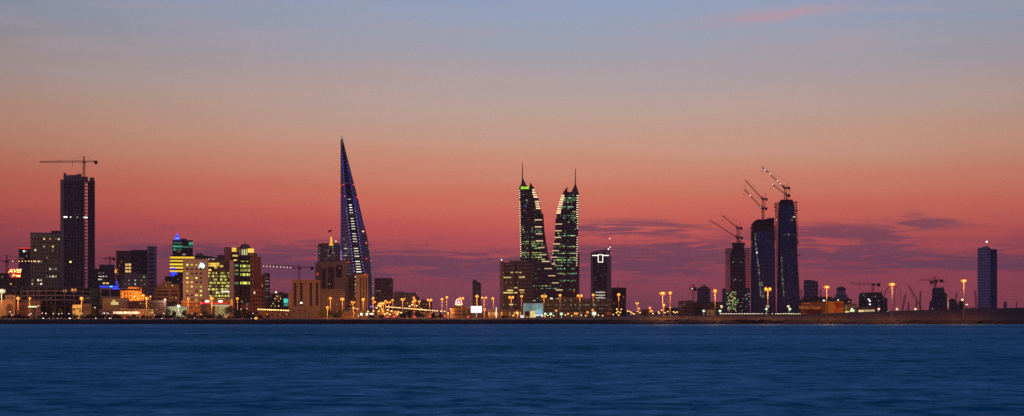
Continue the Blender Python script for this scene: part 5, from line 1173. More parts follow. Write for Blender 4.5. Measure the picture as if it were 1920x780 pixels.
b = B('show_office', 'low lit sales office with a glowing green emblem beside the hoarding', 'office', 1582, 1606, 1300)
b.box('wall', 1583, 1606, 570.5, 10, wall('sales_wall', (.40,.30,.18))); b.box('roof', 1582.5, 1606.5, 569.4, 11, CONC_D, y0=570.7, front=-.5)
b.pane(1584.5, 1592, 583.5, 589, emit('yellow_opening_or_wash', (1,.74,.28), .9, .3), 'lit_opening_or_wash'); b.pane(1585, 1589, 574, 583, emit('dull_yellow', (.8,.55,.2), .22, .2, .8), 'lit_opening_or_wash')
b.pane(1595.6, 1598.6, 578, 582.5, emit('green_emblem', (.75,1,.45), 1.6), 'emblem', -.3); b.pane(1593.8, 1600.4, 582.5, 584, emit('green_emblem', (.75,1,.45), 1.6), 'emblem', -.3); b.done()
b = B('show_office', 'long single-storey hall with cream-lit wide windows', 'hall', 1604, 1642, 1320)
b.box('wall', 1605, 1641, 577.5, 10, wall('dim_hall', (.20,.13,.09))); b.box('roof', 1604, 1641.5, 575.6, 12, CONC, y0=577.6, front=-.6)
b.grid(1609.5, 1621, 581, 588, 3, 1, 1, emit('cream_hall', (1,.72,.36), .9, .25, .5), fw=.95, fh=1); b.grid(1622, 1640, 580.5, 587, 6, 1, 1, emit('cream_hall_dim', (1,.68,.34), .6, .35, .5), fw=.93, fh=1); b.done()
b = B('building_under_construction', 'dark concrete frame with scattered white lamps and a crane, near the right', 'building', 1608, 1668, 1700)
b.poly('wall', [(1610,None),(1610,556),(1612,551),(1614,549),(1654,548),(1654,551),(1656,557),(1664,560),(1664,None)], 24, wall('frame_blue', (.06,.07,.09), h=4.4, duty=.55, vx=4, vduty=.25, glass=(.012,.014,.022)))
m = MB()
for i in range(9): m.tube((b.X(1613+i*5), 0, b.Z(549)), (b.X(1613+i*5), 0, b.Z(546.5-(i%3)*.5)), .25, 4)
m.build('rebar', SC, b.root); b.grid(1612, 1654, 551, 585, 10, 7, .05, WB_, fw=.7, fh=.5, dark=None)
for x, y in ((1628.7,561.3),(1631,564.4),(1631,570.6),(1628,577)): b.beacon(x, y, emit('site_white', (.9,.95,1), 3), .75, -.8, 'work_light')
for x, y in ((1620,551.8),(1635,557.5),(1641.5,555.8),(1647.5,564),(1656,561)): b.pane(x-1, x+1, y-1.1, y+1, L_DIMW, 'lit_window', -.2)
for y in (555.5, 558.5): b.pane(1619.5, 1623.5, y-.6, y+.6, L_DIMW, 'lit_window', -.2)
b.done()
crane(1636.5, 549, 533.3, 1593, 1650, 531, 1705, 'crane over the frame with scattered white lamps', tilt=.02, hook=1612)
def boom(name, label, px, py, pts, D, cat='crane', thick=.45, mat=None, lattice=False):
    """mobile plant: a carrier on wheels with a jointed boom through pts"""
    k = D / F; p0 = W(px, py, D); p0.z = GZ; t = thing(name, label, cat, tuple(p0))
    m = MB(); m.box(-4,4,-1.3,1.3,1.0,2.0); m.box(2.4,4,-1.25,1.25,2.0,3.2); m.box(-1.2,1.2,-1.1,1.1,2.0,3.4); m.build('carrier', DARK, t)
    for x in (-3, -1.6, 2.8):
        w = MB(); w.lathe([(.5,-1.4),(.55,-1.3),(.55,1.3),(.5,1.4)], 12); o = w.build('wheel', DARK, t, (x,0,.55)); o.rotation_euler = (math.radians(90),0,0)
    P = [((x-px)*k, 0, CH + (HZ-y)/F*D - GZ) for x, y in pts]; m = MB()
    for a, c, i in zip(P, P[1:], range(9)):
        if lattice: m.lattice(a, c, 1.2, .14)
        else: m.tube(a, c, thick*(1-.15*i), 6, thick*(.85-.15*i))
    m.build('boom', mat or STEEL, t); return t
boom('concrete_pump', 'truck pump with a jointed boom arching up left of the tall lamp', 1656, 590, [(1656,592),(1657,559),(1660.5,545),(1667,537)], 1300, 'pump truck', .55)
boom('concrete_pump', 'truck pump with a jointed boom folding down right of the tall lamp', 1678, 590, [(1676,592),(1679,536),(1688,544),(1689,562)], 1320, 'pump truck', .3)
boom('concrete_pump', 'short dark boom rig at the right end of the frame building', 1662, 590, [(1660,592),(1655,572),(1658,566),(1662,567),(1665.5,586)], 1310, 'pump truck', .6)
boom('crawler_crane', 'leaning lattice rig with a thick tip left of the long pale boom', 1691, 590, [(1690,592),(1696.5,557),(1698.5,552)], 1400, 'crane', .5, None, True)
boom('crawler_crane', 'long pale lattice boom leaning left, lit near its foot', 1731, 588, [(1731,586),(1722,568),(1703,535)], 1400, 'crane', .5, wall('pale_boom', (.40,.33,.22)), True)
boom('piling_rig', 'dark upright piling rig with a hammer head, behind the long pale boom', 1725, 588, [(1725,590),(1725.5,550),(1728,546.5)], 1420, 'rig', .75)
boom('piling_rig', 'short black upright rig between the two leaning booms', 1703, 590, [(1703,592),(1703.5,566)], 1410, 'rig', .7)
boom('piling_rig', 'short black upright rig just left of the long pale boom foot', 1718, 590, [(1718,592),(1718,566)], 1415, 'rig', .7)
boom('crawler_crane', 'small dark luffing rig over the half-round building shell', 1790, 588, [(1789,583),(1794,549)], 1450, 'crane', .5, None, True)
boom('crawler_crane', 'dim red lattice boom standing left of the lone right-hand tower', 1829, 586, [(1831,586),(1828.5,545)], 1500, 'crane', .6, STEELR, True)
b = B('building_under_construction', 'stepped grey core block under a crane with crossed jibs', 'building', 1742, 1778, 1800)
b.poly('wall', [(1740,None),(1743,566),(1747,562),(1748,541),(1752,539.5),(1770,538.5),(1771,548),(1776,551),(1776.5,None)], 26, wall('core_mauve', (.15,.12,.17), h=4.5, duty=.35, glass=(.05,.04,.065))); b.box('pier', 1756, 1760, 540, 1.5, wall('core_pale', (.18,.14,.20)), front=-1.7)
b.beacon(1742.5, 563.5, L_DIMW, .6); b.beacon(1748, 579, L_W, .6); b.grid(1749, 1770, 545, 580, 6, 8, .03, WB_, dark=VOID, fw=.35, fh=.35); b.done()
crane(1753, 540, 526, 1724, 1768, 518.5, 1802, 'upper crane over the stepped grey core, level jib to the left', hook=1744, mat=STEEL)
crane(1753.5, 540, 528.8, 1744, 1775, 527, 1812, 'lower crane over the stepped grey core, thin jib to the right', hook=1748, mat=STEEL, r=.12)
b = B('building_under_construction', 'half-round shell building with an orange-lit left edge', 'building', 1776, 1798, 1600)
b.poly('wall', [(1779,None),(1779,562),(1783,560),(1788,560),(1793,564),(1797,572),(1799,580),(1799,None)], 20, wall('shell_blue', (.16,.17,.21), h=3.8, duty=.5)); b.pane(1776.5, 1779, 559, 564, L_O, 'lit_edge'); b.pane(1776.8, 1778.6, 566, 576, emit('dull_orange', (1,.5,.3), .5, .4), 'lit_edge'); b.beacon(1792.5, 561.5, L_Y, .7); b.done()
b = B('building_under_construction', 'small dark block with a yellow lamp on its roof corner', 'building', 1797, 1810, 1600)
b.poly('wall', [(1797.5,None),(1797.5,565),(1808,561),(1808.5,563),(1809,None)], 14, wall('slate_low', (.05,.055,.085), h=3.6, duty=.35)); b.beacon(1804.5, 562, emit('yellow_lamp', (1,.8,.35), 3), 1.0); b.done()
b = B('site_office', 'low pale site cabins with one white lamp left of the lone tower', 'cabin', 1809, 1832, 1500)
b.box('wall', 1810, 1830, 577.5, 8, wall('cabin_pale', (.45,.40,.34))); b.box('roof', 1809.5, 1830.5, 576.6, 9, CONC, y0=577.6, front=-.4); b.pane(1810, 1815, 570, 572, L_W, 'light_box', 0); m = MB(); m.box(b.X(1812), b.X(1812.6), .1, .5, b.Z(578), b.Z(572)); m.build('post', POSTM, b.root); b.done()
b = B('lone_tower', 'lone blue-grey tower at the right with a shallow peaked roof', 'skyscraper', 1833, 1856, 2000, turn=-27)
xr = b.X(1856); dp = b.Y(1869.5, xr); xl = b.X(1833)
m = MB(); m.slab([(xl,-4),(xr,-4),(xr,b.Z(466.5)),(b.X(1849),b.Z(464)),(b.X(1845),b.Z(461.5)),(b.X(1841),b.Z(464)),(xl,b.Z(465))], 0, 1.2); m.build('front_wall', wall('lone_front', (.40,.38,.55), h=3.7, duty=.42, vx=3.1, vduty=.35, glass=(.06,.06,.11)), b.root)
m = MB(); m.prism([(xl+.3,1.25),(xr-.6,1.25),(xr-.6,dp),(xl+.3,dp)], -4, b.Z(467)); m.build('body', wall('lone_body', (.10,.10,.14)), b.root)
m = MB(); m.box(xr-.55, xr+.1, 1.25, dp, -4, b.Z(467)-.6); m.build('side_wall', wall('lone_side', (.03,.08,.22), rough=.8, grough=.7, h=3.7, duty=.6, glass=(.02,.05,.15)), b.root)
m = MB(); m.prism([(b.X(1841),3),(b.X(1850),3),(b.X(1850),12),(b.X(1841),12)], b.Z(467), b.Z(461.5), [(b.X(1844),6),(b.X(1847),6),(b.X(1847),9),(b.X(1844),9)]); m.tube((b.X(1845.5),7,b.Z(462)),(b.X(1845.5),7,b.Z(453.5)),.3,6,.12); m.build('mast', STEEL, b.root)
b.beacon(1845.6, 453, emit('mast_white', (1,.85,.9), 8), .9, 6.5); b.beacon(1844, 493, L_DIMW, .6, -.5); b.beacon(1846.5, 562, emit('blue_dim', (.15,.2,.7), .35, .6), .6, -.5); b.done()
b = B('apartment_tower', 'tiny far tower on the horizon right of the lone tower', 'tower', 1881, 1889, 4000)
b.poly('wall', [(1881.5,None),(1881.5,568),(1884,565),(1887,566),(1888,568),(1888,None)], 20, wall('horizon_tower', (.15,.10,.14))); b.done()
t = thing('mast', 'tiny lattice mast on the horizon near the right edge', 'mast', tuple(W(1906, 578, 2600))); m = MB(); m.lattice((0,0,-8),(0,0,(578-565)*2600/F),1.4,.18); m.build('lattice_shaft', STEEL, t); m = MB(); m.box(-2.4,2.4,-.6,.6,-7,-4.5); m.build('base', CONC, t)

# power line across the far right
t = thing('power_line', 'thin cable sagging across the sky right of the lone tower', 'cable', tuple(W(1870, 561, 2100))); m = MB(); a = None
for i in range(13):
    q = W(1866 + i*6, 560.8 + .5*math.sin(math.pi*i/12) + i*.1, 2100) - W(1870, 561, 2100)
    if a is not None: m.tube(a, q, .14, 3)
    a = q
m.build('cable', DARK, t)
# fence of small lights in front of the three towers
t = thing('lit_fence', 'low fence dotted with small pale lights in front of the scaffolded towers', 'fence', tuple(W(1425, 592, 1215))); k = 1215/F
m = MB()
for i in range(39): m.box((-76+i*4)*k-.06, (-76+i*4)*k+.06, -.06, .06, -1.5, 3.2*k)
m.box(-76*k, 76*k, -.04, .04, 2.0*k, 2.4*k); m.build('rails', POSTM, t)
for i in range(50):
    x = (-74.5 + i*3.05)*k
    if 5.5*k < x < 29*k and i % 4: continue
    q = MB(); q.lathe([(.05,-.28),(.3,-.15),(.3,.15),(.05,.28)], 6); q.build('fence_light', emit('fence_bulb', (1,.82,.55), 2.4, .3), t, (x, -.1, 3.9*k - abs(x)*.002))

# ================================================================ MID GROUND FILL AND STREET LIFE
def lowblock(name, label, x0, x1, y, D, mat, cols, rows, pr, mats, cat=CAT):
    b = B(name, label, cat, x0, x1, D); b.box('wall', x0, x1, y, 14, mat); b.parapet(x0, x1, y, 14, CONC_D); b.grid(x0+1, x1-1, y+1.5, y+1.5+rows*3.6, cols, rows, pr, mats, fw=.55, fh=.5); b.done(); return b
FD = wall('far_dusk_wall', (.12,.08,.09))
lowblock('low_building', 'low tan block between the car park and the left crane', 46, 76, 566, 1330, wall('tan_lowrise', (.34,.20,.11)), 6, 4, .12, [L_O])
b = B('arched_hall', 'round-roofed hall glowing brown at the far left under the starry lamp', 'hall', -6, 28, 1260)
b.poly('wall', [(-6,None),(-6,566),(3,562),(15,561),(23,564),(27,572),(28,None)], 16, wall('hall_brown', (.36,.18,.09))); b.poly('door_arch', [(12,None),(12,577),(14,571),(18,569),(22,571),(24,577),(24,None)], .2, wall('arch_dark', (.12,.06,.05)), front=-.25)
b.done()
b = B('low_building', 'small block with a bright cream wall behind the round-roofed hall', CAT, 9, 29, 1330); b.box('wall', 10, 29, 553.5, 10, wall('cream_wall', (.62,.45,.22))); b.box('roof_tank', 14, 20, 551.5, 3, CONC, y0=553.5, front=3); b.pane(13, 16, 557, 560, GLASS, 'window'); b.pane(21, 24, 557, 560, GLASS, 'window'); b.done()
b = B('petrol_station', 'lit canopy glowing pale yellow-green at the left shore', 'petrol station', 52, 72, 1270); b.box('canopy', 52, 70, 573.5, 8, CONC, y0=576, front=-1); b.pane(53, 69, 573.9, 576.2, emit('canopy_face', (.85,.95,.45), 1.5, .1), 'lit_fascia', -1.2)
for x in (54, 61, 68): b.box('column', x-.4, x+.4, 576, .8, POSTM)
b.box('kiosk', 57, 68, 570, 5, CONC_D, front=5); b.done()
lowblock('low_building', 'low russet block sloping down behind the petrol station', 30, 52, 569, 1290, wall('russet', (.38,.17,.08)), 4, 3, .1, [L_O])
b = B('kiosk', 'small house with pale green-lit wall between palms and a lamp', 'house', 135, 155, 1250); b.box('wall', 136, 153.5, 572, 7, wall('mint_wall', (.55,.68,.48))); b.box('roof', 135.5, 154, 571, 8, CONC, y0=572, front=-.4); b.pane(144.5, 147, 577, 580, GLASS, 'window'); b.pane(149,151,577,585, GLASS, 'door'); b.done()
b = B('low_building', 'plain dim block right of the pale green house', CAT, 154, 172, 1280); b.box('wall', 155, 171, 571, 8, wall('dim_tan2', (.30,.22,.15))); b.parapet(155, 171, 571, 8, CONC_D); b.grid(156, 170, 574, 582, 4, 2, 0); b.done()
b = B('shop_row', 'long low row of shops with glowing orange-white fronts along the shore road', 'shops', 186, 288, 1240)
b.box('wall', 186, 288, 580.5, 9, wall('shop_tan', (.30,.20,.14))); b.box('fascia', 186, 288, 579.4, 1, CONC, y0=582, front=-1.2)
b.grid(187, 206, 585.5, 588.5, 8, 1, .7, [L_W, emit('shop_cool', (.7,.9,.85), 1.6, .5)], fw=.5, fh=.9); b.grid(212, 262, 584, 588.6, 22, 1, .93, emit('shop_warm', (1,.62,.35), 2.4, .5), fw=.75, fh=.9); b.grid(262, 287, 585, 588, 12, 1, .6, L_O, fw=.5, fh=.8)
b.grid(225, 240, 578, 580, 5, 1, .7, L_O, dark=None); b.pane(283.5, 287.5, 581.5, 583.8, L_Y, 'lit_sign', -.5); b.pane(283.5, 287.5, 585, 587, L_Y, 'lit_sign', -.5); b.done()
lowblock('low_building', 'wide dark low block behind the row of shops', 240, 312, 566, 1300, wall('wide_dark', (.10,.06,.05)), 14, 4, .04, [L_O])
b = B('garden_wall', 'white-green garden wall lit by a single bright white lamp', 'wall', 313, 352, 1250); b.box('wall', 314, 351, 575, 1, wall('garden_white', (.28,.30,.22))); b.box('coping', 313.5, 351.5, 574.3, 1.6, CONC, y0=575, front=-.3); b.done()
lowblock('low_building', 'low brown block below the white office with the emblem', 340, 376, 566, 1290, wall('brown_low', (.13,.07,.05)), 8, 3, .08, [L_O])
lowblock('low_building', 'low orange-dim block under the string of shore lamps', 486, 544, 586, 1290, wall('orange_low', (.25,.13,.07)), 14, 1, .3, [L_O])
lowblock('low_building', 'dim shore block between the lattice block and the lamps', 640, 668, 586, 1300, wall('shore_dim', (.20,.12,.08)), 6, 1, .3, [L_O])
b = B('kiosk', 'sand-coloured kiosk with a peaked roof beside two lit panels', 'kiosk', 668, 678, 1260); b.poly('wall', [(668.5,None),(669,589),(672,583),(675,581.5),(677,584),(677,None)], 5, SAND); b.pane(671, 673, 590, 595, L_Y, 'door'); b.done()
for i, (x, nm) in enumerate(((677.5,'left'),(688,'middle'),(698,'right'))):
    t = thing('poster_panel', ('left', 'middle', 'right')[i] + ' one of three small white-green lit poster panels at the sail tower foot', 'sign', tuple(W(x, 598, 1250)), 0, 'lit poster panels'); k = 1250/F
    m = MB(); m.box(-2.3*k,2.3*k,-.15,.15,6.5*k,11.5*k); m.build('frame', DARK, t); m = MB(); m.box(-2*k,2*k,-.25,-.15,6.8*k,11.2*k); m.build('poster', emit('poster_face', (.80,.95,.62), 1.8, .3), t); m = MB(); m.box(-.15,.15,-.1,.1,-1,6.5*k); m.build('post', POSTM, t)
lowblock('low_building', 'low orange-lit block behind the dense lamp cluster', 706, 750, 584, 1500, wall('orange_low', (.25,.13,.07)), 10, 2, .3, [L_O])
lowblock('low_building', 'low sand-coloured gatehouse among dark bushes', 797, 806, 588, 1290, SAND, 2, 1, .6, [L_Y])
lowblock('low_building', 'long dim block left of the low waterfront hall', 896, 926, 589, 1400, FD, 8, 1, .2, [L_O])
lowblock('low_building', 'far block on the horizon left of the dark site hut', 1176, 1204, 586, 2600, FD, 6, 1, .3, [L_O])
lowblock('low_building', 'far block on the horizon between site hut and tall lamp', 1216, 1240, 588, 2700, FD, 6, 1, .3, [L_O])
lowblock('low_building', 'far block on the horizon just left of the dark construction block', 1244, 1273, 578, 2600, wall('far_mauve3', (.12,.09,.12)), 6, 2, .2, [L_O])
lowblock('low_building', 'warehouse shell under the grey banded tower', 1505, 1560, 558, 1900, FD, 10, 2, .05, [L_O])

# elevated road with its dense row of lamps
t = thing('flyover', 'long elevated road sloping down to the right under its row of lamps', 'bridge', tuple(W(780, 590, 1500)))
m = MB(); P0 = W(780, 590, 1500)
pts = [W(700, 578, 1700), W(730, 579.5, 1640), W(760, 582, 1580), W(790, 585, 1500), W(815, 587.5, 1430), W(845, 591, 1360)]
for a, c in zip(pts, pts[1:]):
    a = a - P0; c = c - P0; n_ = Vector((-(c-a).y, (c-a).x, 0)).normalized()*5
    m.add([a-n_, a+n_, c+n_, c-n_] + [v - Vector((0,0,1.2)) for v in (a-n_, a+n_, c+n_, c-n_)], [(0,1,2,3),(7,6,5,4),(0,3,7,4),(1,5,6,2)])
    m.add([a-n_+Vector((0,0,.9)), c-n_+Vector((0,0,.9)), c-n_, a-n_], [(0,1,2,3)])
m.build('deck', CONC, t)
for a in pts[1:-1]:
    q = MB(); c = a - P0; q.box(c.x-.7, c.x+.7, c.y-.7, c.y+.7, GZ - P0.z - 1, c.z-1.1); q.build('pier', CONC, t)
LY = emit('flyover_lamp', (1.0,.52,.16), 3.5)
def smalllamp(px, py, D, label, group, mat=None, s=1.0, foot=None, proto={}):
    p = W(px, py, D); z0 = GZ if foot is None else foot; H = max(2.0, p.z - z0)
    key = (mat or SODS).name
    if key not in proto:
        t = thing('street_lamp', label, 'street lamp', (p.x, p.y, z0), 0, group)
        q = MB(); q.tube((0,0,0),(0,0,1),.16,6,.10); o = q.build('post', POSTM, t)
        h = bpy.data.objects.new('lamp_lens', lens_mesh(1.5, .9, 1.2, mat or SODS)); COL.objects.link(h); h.parent = t; proto[key] = t
    else:
        t = copy_tree(proto[key]); t.location = (p.x, p.y, z0); t['label'] = label; t['group'] = group
    for c in t.children:
        if c.name.startswith('post'): c.scale = (1, 1, H)
        else: c.location = (0, 0, H + .4); c.scale = (s, s, s)
    return t
GF = 'small lamps strung along the elevated road'
xs_ = [724.6, 727.5, 730.5, 734, 737.5, 741, 744.5, 748, 750.5, 755, 758.5, 762, 765.5, 769, 772, 775, 778, 781, 784, 787, 790, 793, 796, 799, 803, 807, 811, 815.5, 820, 827, 833.5]
for x in xs_:
    y = 575.6 + (x-724)*.082; D = 1650 - (x-724)*2.0
    smalllamp(x, y - .6, D, 'small orange lamp in the dense string along the elevated road', GF, LY, .9, foot=W(x, y+4, D).z)
    
GC_ = 'small lamps strung along the shore left of the beige block'
for x in [484.5, 488.5, 493, 497, 501.5, 505.5, 509, 513, 517, 522, 527, 531.5, 536, 540]:
    smalllamp(x, 579.8 + (x-484)*.04, 1270, 'small orange lamp in the shore string between domed tower and beige block', GC_, LY, 1.0)
GH = 'small scattered lamps near the horizon'
for i, (x, y) in enumerate(((1177,583),(1180.5,584),(1183.5,585.5),(1186.5,587.5),(1189.5,588.5),(1195,584),(1200,586),(1224.6,588),(1234.6,585),(1240.8,581.5),(1236,587.5),(1247,586),(1252,584),(1263,584.5),(1266,586),(1269.5,585),(1156.6,579.5),(1165,580),(1158.5,584),(1163,585.5),(1156,586.5),(1147,580.5))):
    smalllamp(x, y, 1700 if x > 1170 else 1450, 'small warm lamp among the scattered lights near the horizon, right of centre', GH, SODS, .9 if x < 1170 else 1.0)

PALE = emit('pale_shore_lamp', (1,.74,.55), 3.0, .4)
for x, y in ((19,585),(22,590.5),(55,591),(58,588.5),(72,574),(79,587.5),(86,588),(100,588.5),(110,589),(116,588),(129,588.5),(154,588),(178,577),(196,587.5),(228,588.5),(245,589.5),(290,591),(307,588),(319,590),(338,590),(360,588),(377,590),(416,590),(452,580),(463,579),(474,588)):
    smalllamp(x, y, 1212, 'small pale lamp among the trees and bushes along the left shore road', 'small pale lamps along the left shore road', PALE, .55)
for x, y in ((706,577),(709,573),(713,574),(710,583),(721,589),(726,587),(731,589.5),(745,589),(752,586),(727,581),(734,583),(747,585),(768,574),(773,571),(781,573),(790,580),(800,590),(690,584),(694,588),(700,583),(657,588),(650,590)):
    smalllamp(x, y, 1380, 'small amber lamp in the dense glow between the sail tower and the elevated road', 'small amber lamps right of the sail tower', LY, 1.05)
for x, y in ((962,592),(985,590.5),(1003,592),(1027,591.5),(1038,592),(1060,591),(1072,592),(1090,591),(1098,592),(1122,591),(1130,592),(1150,590),(1160,591)):
    smalllamp(x, y, 1225, 'small amber lamp along the promenade at the foot of the harbour towers', 'small amber lamps along the promenade', LY, .7)
# named lamps -------------------------------------------------
PW = 14000
lamp(3, 545, 1240, 'very bright white-yellow lamp at the left edge', 'mast', PW*1.6, mat=emit('big_white_lamp', (1,.86,.45), 10), sz=1.5, col=(1,.75,.35))
lamp(34, 559, 1235, 'orange street lamp in front of the round-roofed hall', 'single', PW*2.2, sz=1.1)
lamp(56, 559, 1300, 'small orange lamp above the petrol station', 'single', 26000, sz=.8, mat=SODS)
lamp(153, 559, 1235, 'orange street lamp before the pale green house', 'single', PW*2.2, sz=1.15)
lamp(275, 559, 1225, 'orange street lamp over the row of shops', 'single', PW*2.2, sz=1.2)
lamp(259.5, 559, 1370, 'orange lamp at the floodlit palace, left of the taller lamp', 'single', 39000, mat=SODS)
lamp(268.5, 554, 1372, 'orange lamp highest on the floodlit palace front', 'single', 60658, mat=SODS, sz=1.2)
lamp(282, 556, 1380, 'tiny pink-orange lamp right of the floodlit palace', 'single', 0, mat=SODS, sz=.7)
lamp(309.5, 561.5, 1300, 'small white lamp in front of the sand-coloured flats', 'single', 6000, mat=emit('pale_lamp', (1,.8,.7), 5), sz=.8, col=(1,.7,.5))
lamp(335, 573.5, 1240, 'bright white lamp over the garden wall', 'single', 9000, mat=emit('cool_white_lamp', (.9,1,.85), 6), sz=1.1, col=(.8,1,.75))
lamp(353, 560, 1280, 'orange lamp left of the red neon arcade', 'single', 30329, mat=SODS, sz=.9)
lamp(397, 559, 1220, 'tall orange street lamp before the red neon arcade', 'single', PW*2.2, sz=1.25)
lamp(445, 559.5, 1280, 'orange lamp at the foot of the domed tower', 'single', 52000, mat=SODS, sz=.9)
lamp(480, 596.5, 1130, 'bright low orange lamp right at the shore below the brick flats', 'single', 23400, sz=.9)
lamp(619.5, 559, 1350, 'orange lamp before the fine lattice block', 'single', 39000, sz=1.0, mat=SODS)
lamp(642, 560.5, 1215, 'wide orange street lamp between lattice block and sail tower', 'double', PW, spread=4, sz=.9)
lamp(614, 576, 1225, 'short orange lamp beside the round bush', 'single', 20794, mat=SODS, sz=.9)
lamp(661.8, 566.5, 1330, 'twin-headed small lamp in front of the dark ribbed tower', 'double', 34658, mat=SODS, spread=4.5, sz=.7)
lamp(663, 577.5, 1280, 'short lamp below the twin-headed one at the dark ribbed tower', 'single', 21658, mat=SODS, sz=.8)
lamp(670.5, 579, 1290, 'pale short lamp above the sand-coloured kiosk', 'single', 0, mat=SODS, sz=.6)
lamp(681, 561, 1225, 'orange street lamp in front of the pale ribbed block', 'single', PW*2.2*.7, sz=1.0)
lamp(699.5, 559, 1300, 'orange lamp at the right foot of the sail tower', 'single', 34658, mat=SODS, sz=.9)
lamp(703, 566, 1340, 'tiny orange lamp right of the sail tower foot', 'single', 0, mat=SODS, sz=.7)
for x, y, s, nm in ((715.5,569,1.5,'brightest lamp of the dense cluster right of the sail tower'),(711.8,569.5,1.2,'left lamp of the dense cluster right of the sail tower'),(719,568.5,1.1,'right lamp of the dense cluster right of the sail tower'),(723,564.5,.9,'lamp just above and right of the dense cluster'),(736,562.5,.9,'lamp highest over the start of the elevated road')):
    lamp(x, y, 1480, nm, 'single', 3000 if s > 1 else 3000, mat=SODS, sz=s)
lamp(729, 566.5, 1460, 'twin-headed lamp right of the dense cluster', 'double', 34658, mat=SODS, spread=5, sz=.8)
for x, y, s, nm in ((718,583,1.0,'low lamp under the dense cluster, upper of two'),(716.5,579,.9,'low lamp left under the dense cluster'),(741.5,584.5,.8,'low lamp under the elevated road'),(763,584.5,.7,'second low lamp under the elevated road')):
    lamp(x, y, 1440, nm, 'single', 1000, mat=SODS, sz=s)
lamp(755, 561, 1300, 'orange lamp on a tall post before the pale low office', 'double', PW*1.6*.6, spread=4, sz=.8)
lamp(776, 558, 1500, 'top lamp of the tight group right of the pale low office', 'single', 26000, mat=SODS, sz=.9)
lamp(777.5, 563, 1420, 'largest lamp of the tight group right of the pale low office', 'single', 30329, mat=SODS, sz=1.2)
lamp(774, 566, 1440, 'left lower lamp of the tight group right of the pale low office', 'single', 0, mat=SODS, sz=.8)
lamp(786, 565, 1440, 'right lower lamp of the tight group right of the pale low office', 'single', 17329, mat=SODS, sz=.9)
lamp(805.5, 562, 1300, 'twin-headed orange lamp alone over the elevated road', 'double', PW*1.6*.6, spread=6, sz=.8)
lamp(828.8, 560.5, 1330, 'orange lamp left of the higher one beside the round sign', 'single', 39000, sz=.9)
lamp(837.8, 557, 1360, 'higher orange lamp nearest left of the round sign', 'single', 39000, sz=.9)
lamp(865.3, 559, 1240, 'twin-headed orange lamp touching the round red sign', 'double', PW*1.6*.7, spread=5.5, sz=.9)
lamp(845.5, 579.5, 1330, 'small lamp low at the left of the restaurant', 'single', 13000, mat=SODS, sz=.8)
lamp(840, 587, 1330, 'lowest small lamp at the end of the elevated road', 'single', 13000, mat=SODS, sz=.8)
lamp(894.3, 555, 1280, 'orange lamp directly above the blank white billboard', 'single', 52000, sz=1.0)
lamp(907.8, 558, 1300, 'twin-headed lamp between billboard and grey-banded office', 'double', 60658, spread=7, sz=.7)
lamp(908.5, 580, 1330, 'small lamp low between billboard and the waterfront hall', 'single', 13000, mat=SODS, sz=.8)
lamp(925, 559.5, 1330, 'single lamp on a bent arm left of the grey-banded office', 'single', 8957, sz=.9, off=-1)
lamp(958.5, 557, 1215, 'twin-headed orange lamp before the grey-banded office', 'double', PW*.45, spread=6, sz=.9)
lamp(978, 555, 1320, 'single orange lamp at the right edge of the grey-banded office', 'single', 10080, sz=.9)
lamp(969.7, 586, 1235, 'bright yellow lamp low at the end of the waterfront hall', 'single', 6048, mat=emit('yellow_globe', (1,.72,.2), 5), sz=1.1)
lamp(1020, 555, 1215, 'twin-headed orange lamp above the cyan screen wall', 'double', PW*.45, spread=6, sz=.95)
lamp(1050, 553.3, 1320, 'single orange lamp between two twin-headed lamps at the podium', 'single', 10080, sz=.9)
lamp(1087, 554, 1215, 'twin-headed orange lamp below the right curved tower', 'double', PW*.45, spread=6, sz=.95)
lamp(1112.3, 552.5, 1320, 'single orange lamp at the left edge of the T-lit tower', 'single', 10080, sz=.9)
lamp(1160, 552, 1300, 'orange lamp in front of the dark unlit office', 'single', 10080, sz=1.05)
lamp(1114, 587, 1215, 'star-bright white lamp low in front of the podium', 'single', 6048, base=4, mat=emit('star_white', (.92,1,.70), 9), sz=1.3, col=(.9,1,.75))
for x, y, nm in ((1022,588,'left green-white lamp'),(1032.7,588,'second green-white lamp from the left'),(1052.6,588,'right green-white lamp')):
    lamp(x, y, 1230, nm + ' low along the podium', 'single', 1000, base=4, mat=emit('green_white_lamp', (.65,1,.62), 3), sz=.9, col=(.7,1,.7))
for x, y, nm in ((1043,582,'red-pink small lamp at the podium foot'),(1065,588,'pink small lamp at the podium middle'),(1078,587.5,'orange small lamp left of a pair at the podium'),(1082,587.5,'orange small lamp right of a pair at the podium'),(1101.5,585,'orange small lamp left of the star-bright lamp'),(1111,581,'orange small lamp above the star-bright lamp'),(1020.5,592,'orange small lamp below the first green-white lamp')):
    lamp(x, y, 1250, nm, 'single', 500, base=3.2, mat=SODS, sz=.7)
lamp(1194.8, 568.3, 1400, 'flat-topped orange lamp right of the dark unlit office', 'double', 13440, spread=3.5, sz=.7)
lamp(1197.7, 578, 1500, 'small lamp under the flat-topped one', 'single', 3360, mat=SODS, sz=.8)
lamp(1218.5, 577, 1500, 'small lamp right of the dark site hut', 'single', 5000, mat=SODS, sz=.9)
lamp(1221.5, 583, 1500, 'small lamp just below another right of the dark site hut', 'single', 0, mat=SODS, sz=1.0)
lamp(1256.6, 576.5, 1500, 'small lamp behind the foot of the thin dark post', 'single', 0, mat=SODS, sz=.7)
lamp(1242.3, 549.3, 1150, 'very bright wide floodlight mast left of the low construction block', 'mast', PW*2.8, sz=1.15, mat=emit('flood_sodium', (1,.62,.18), 8))
lamp(1256.6, 548.6, 1200, 'orange lamp on a thin dark post beside the wide floodlight mast', 'single', 12000, sz=1.1)
lamp(1244.4, 571.5, 1200, 'lower shorter lamp in front of the wide floodlight mast', 'single', 9000, sz=.9)
lamp(1340.8, 545, 1145, 'orange lamp on a thin post above the site hut', 'single', PW*2.2, sz=1.1)
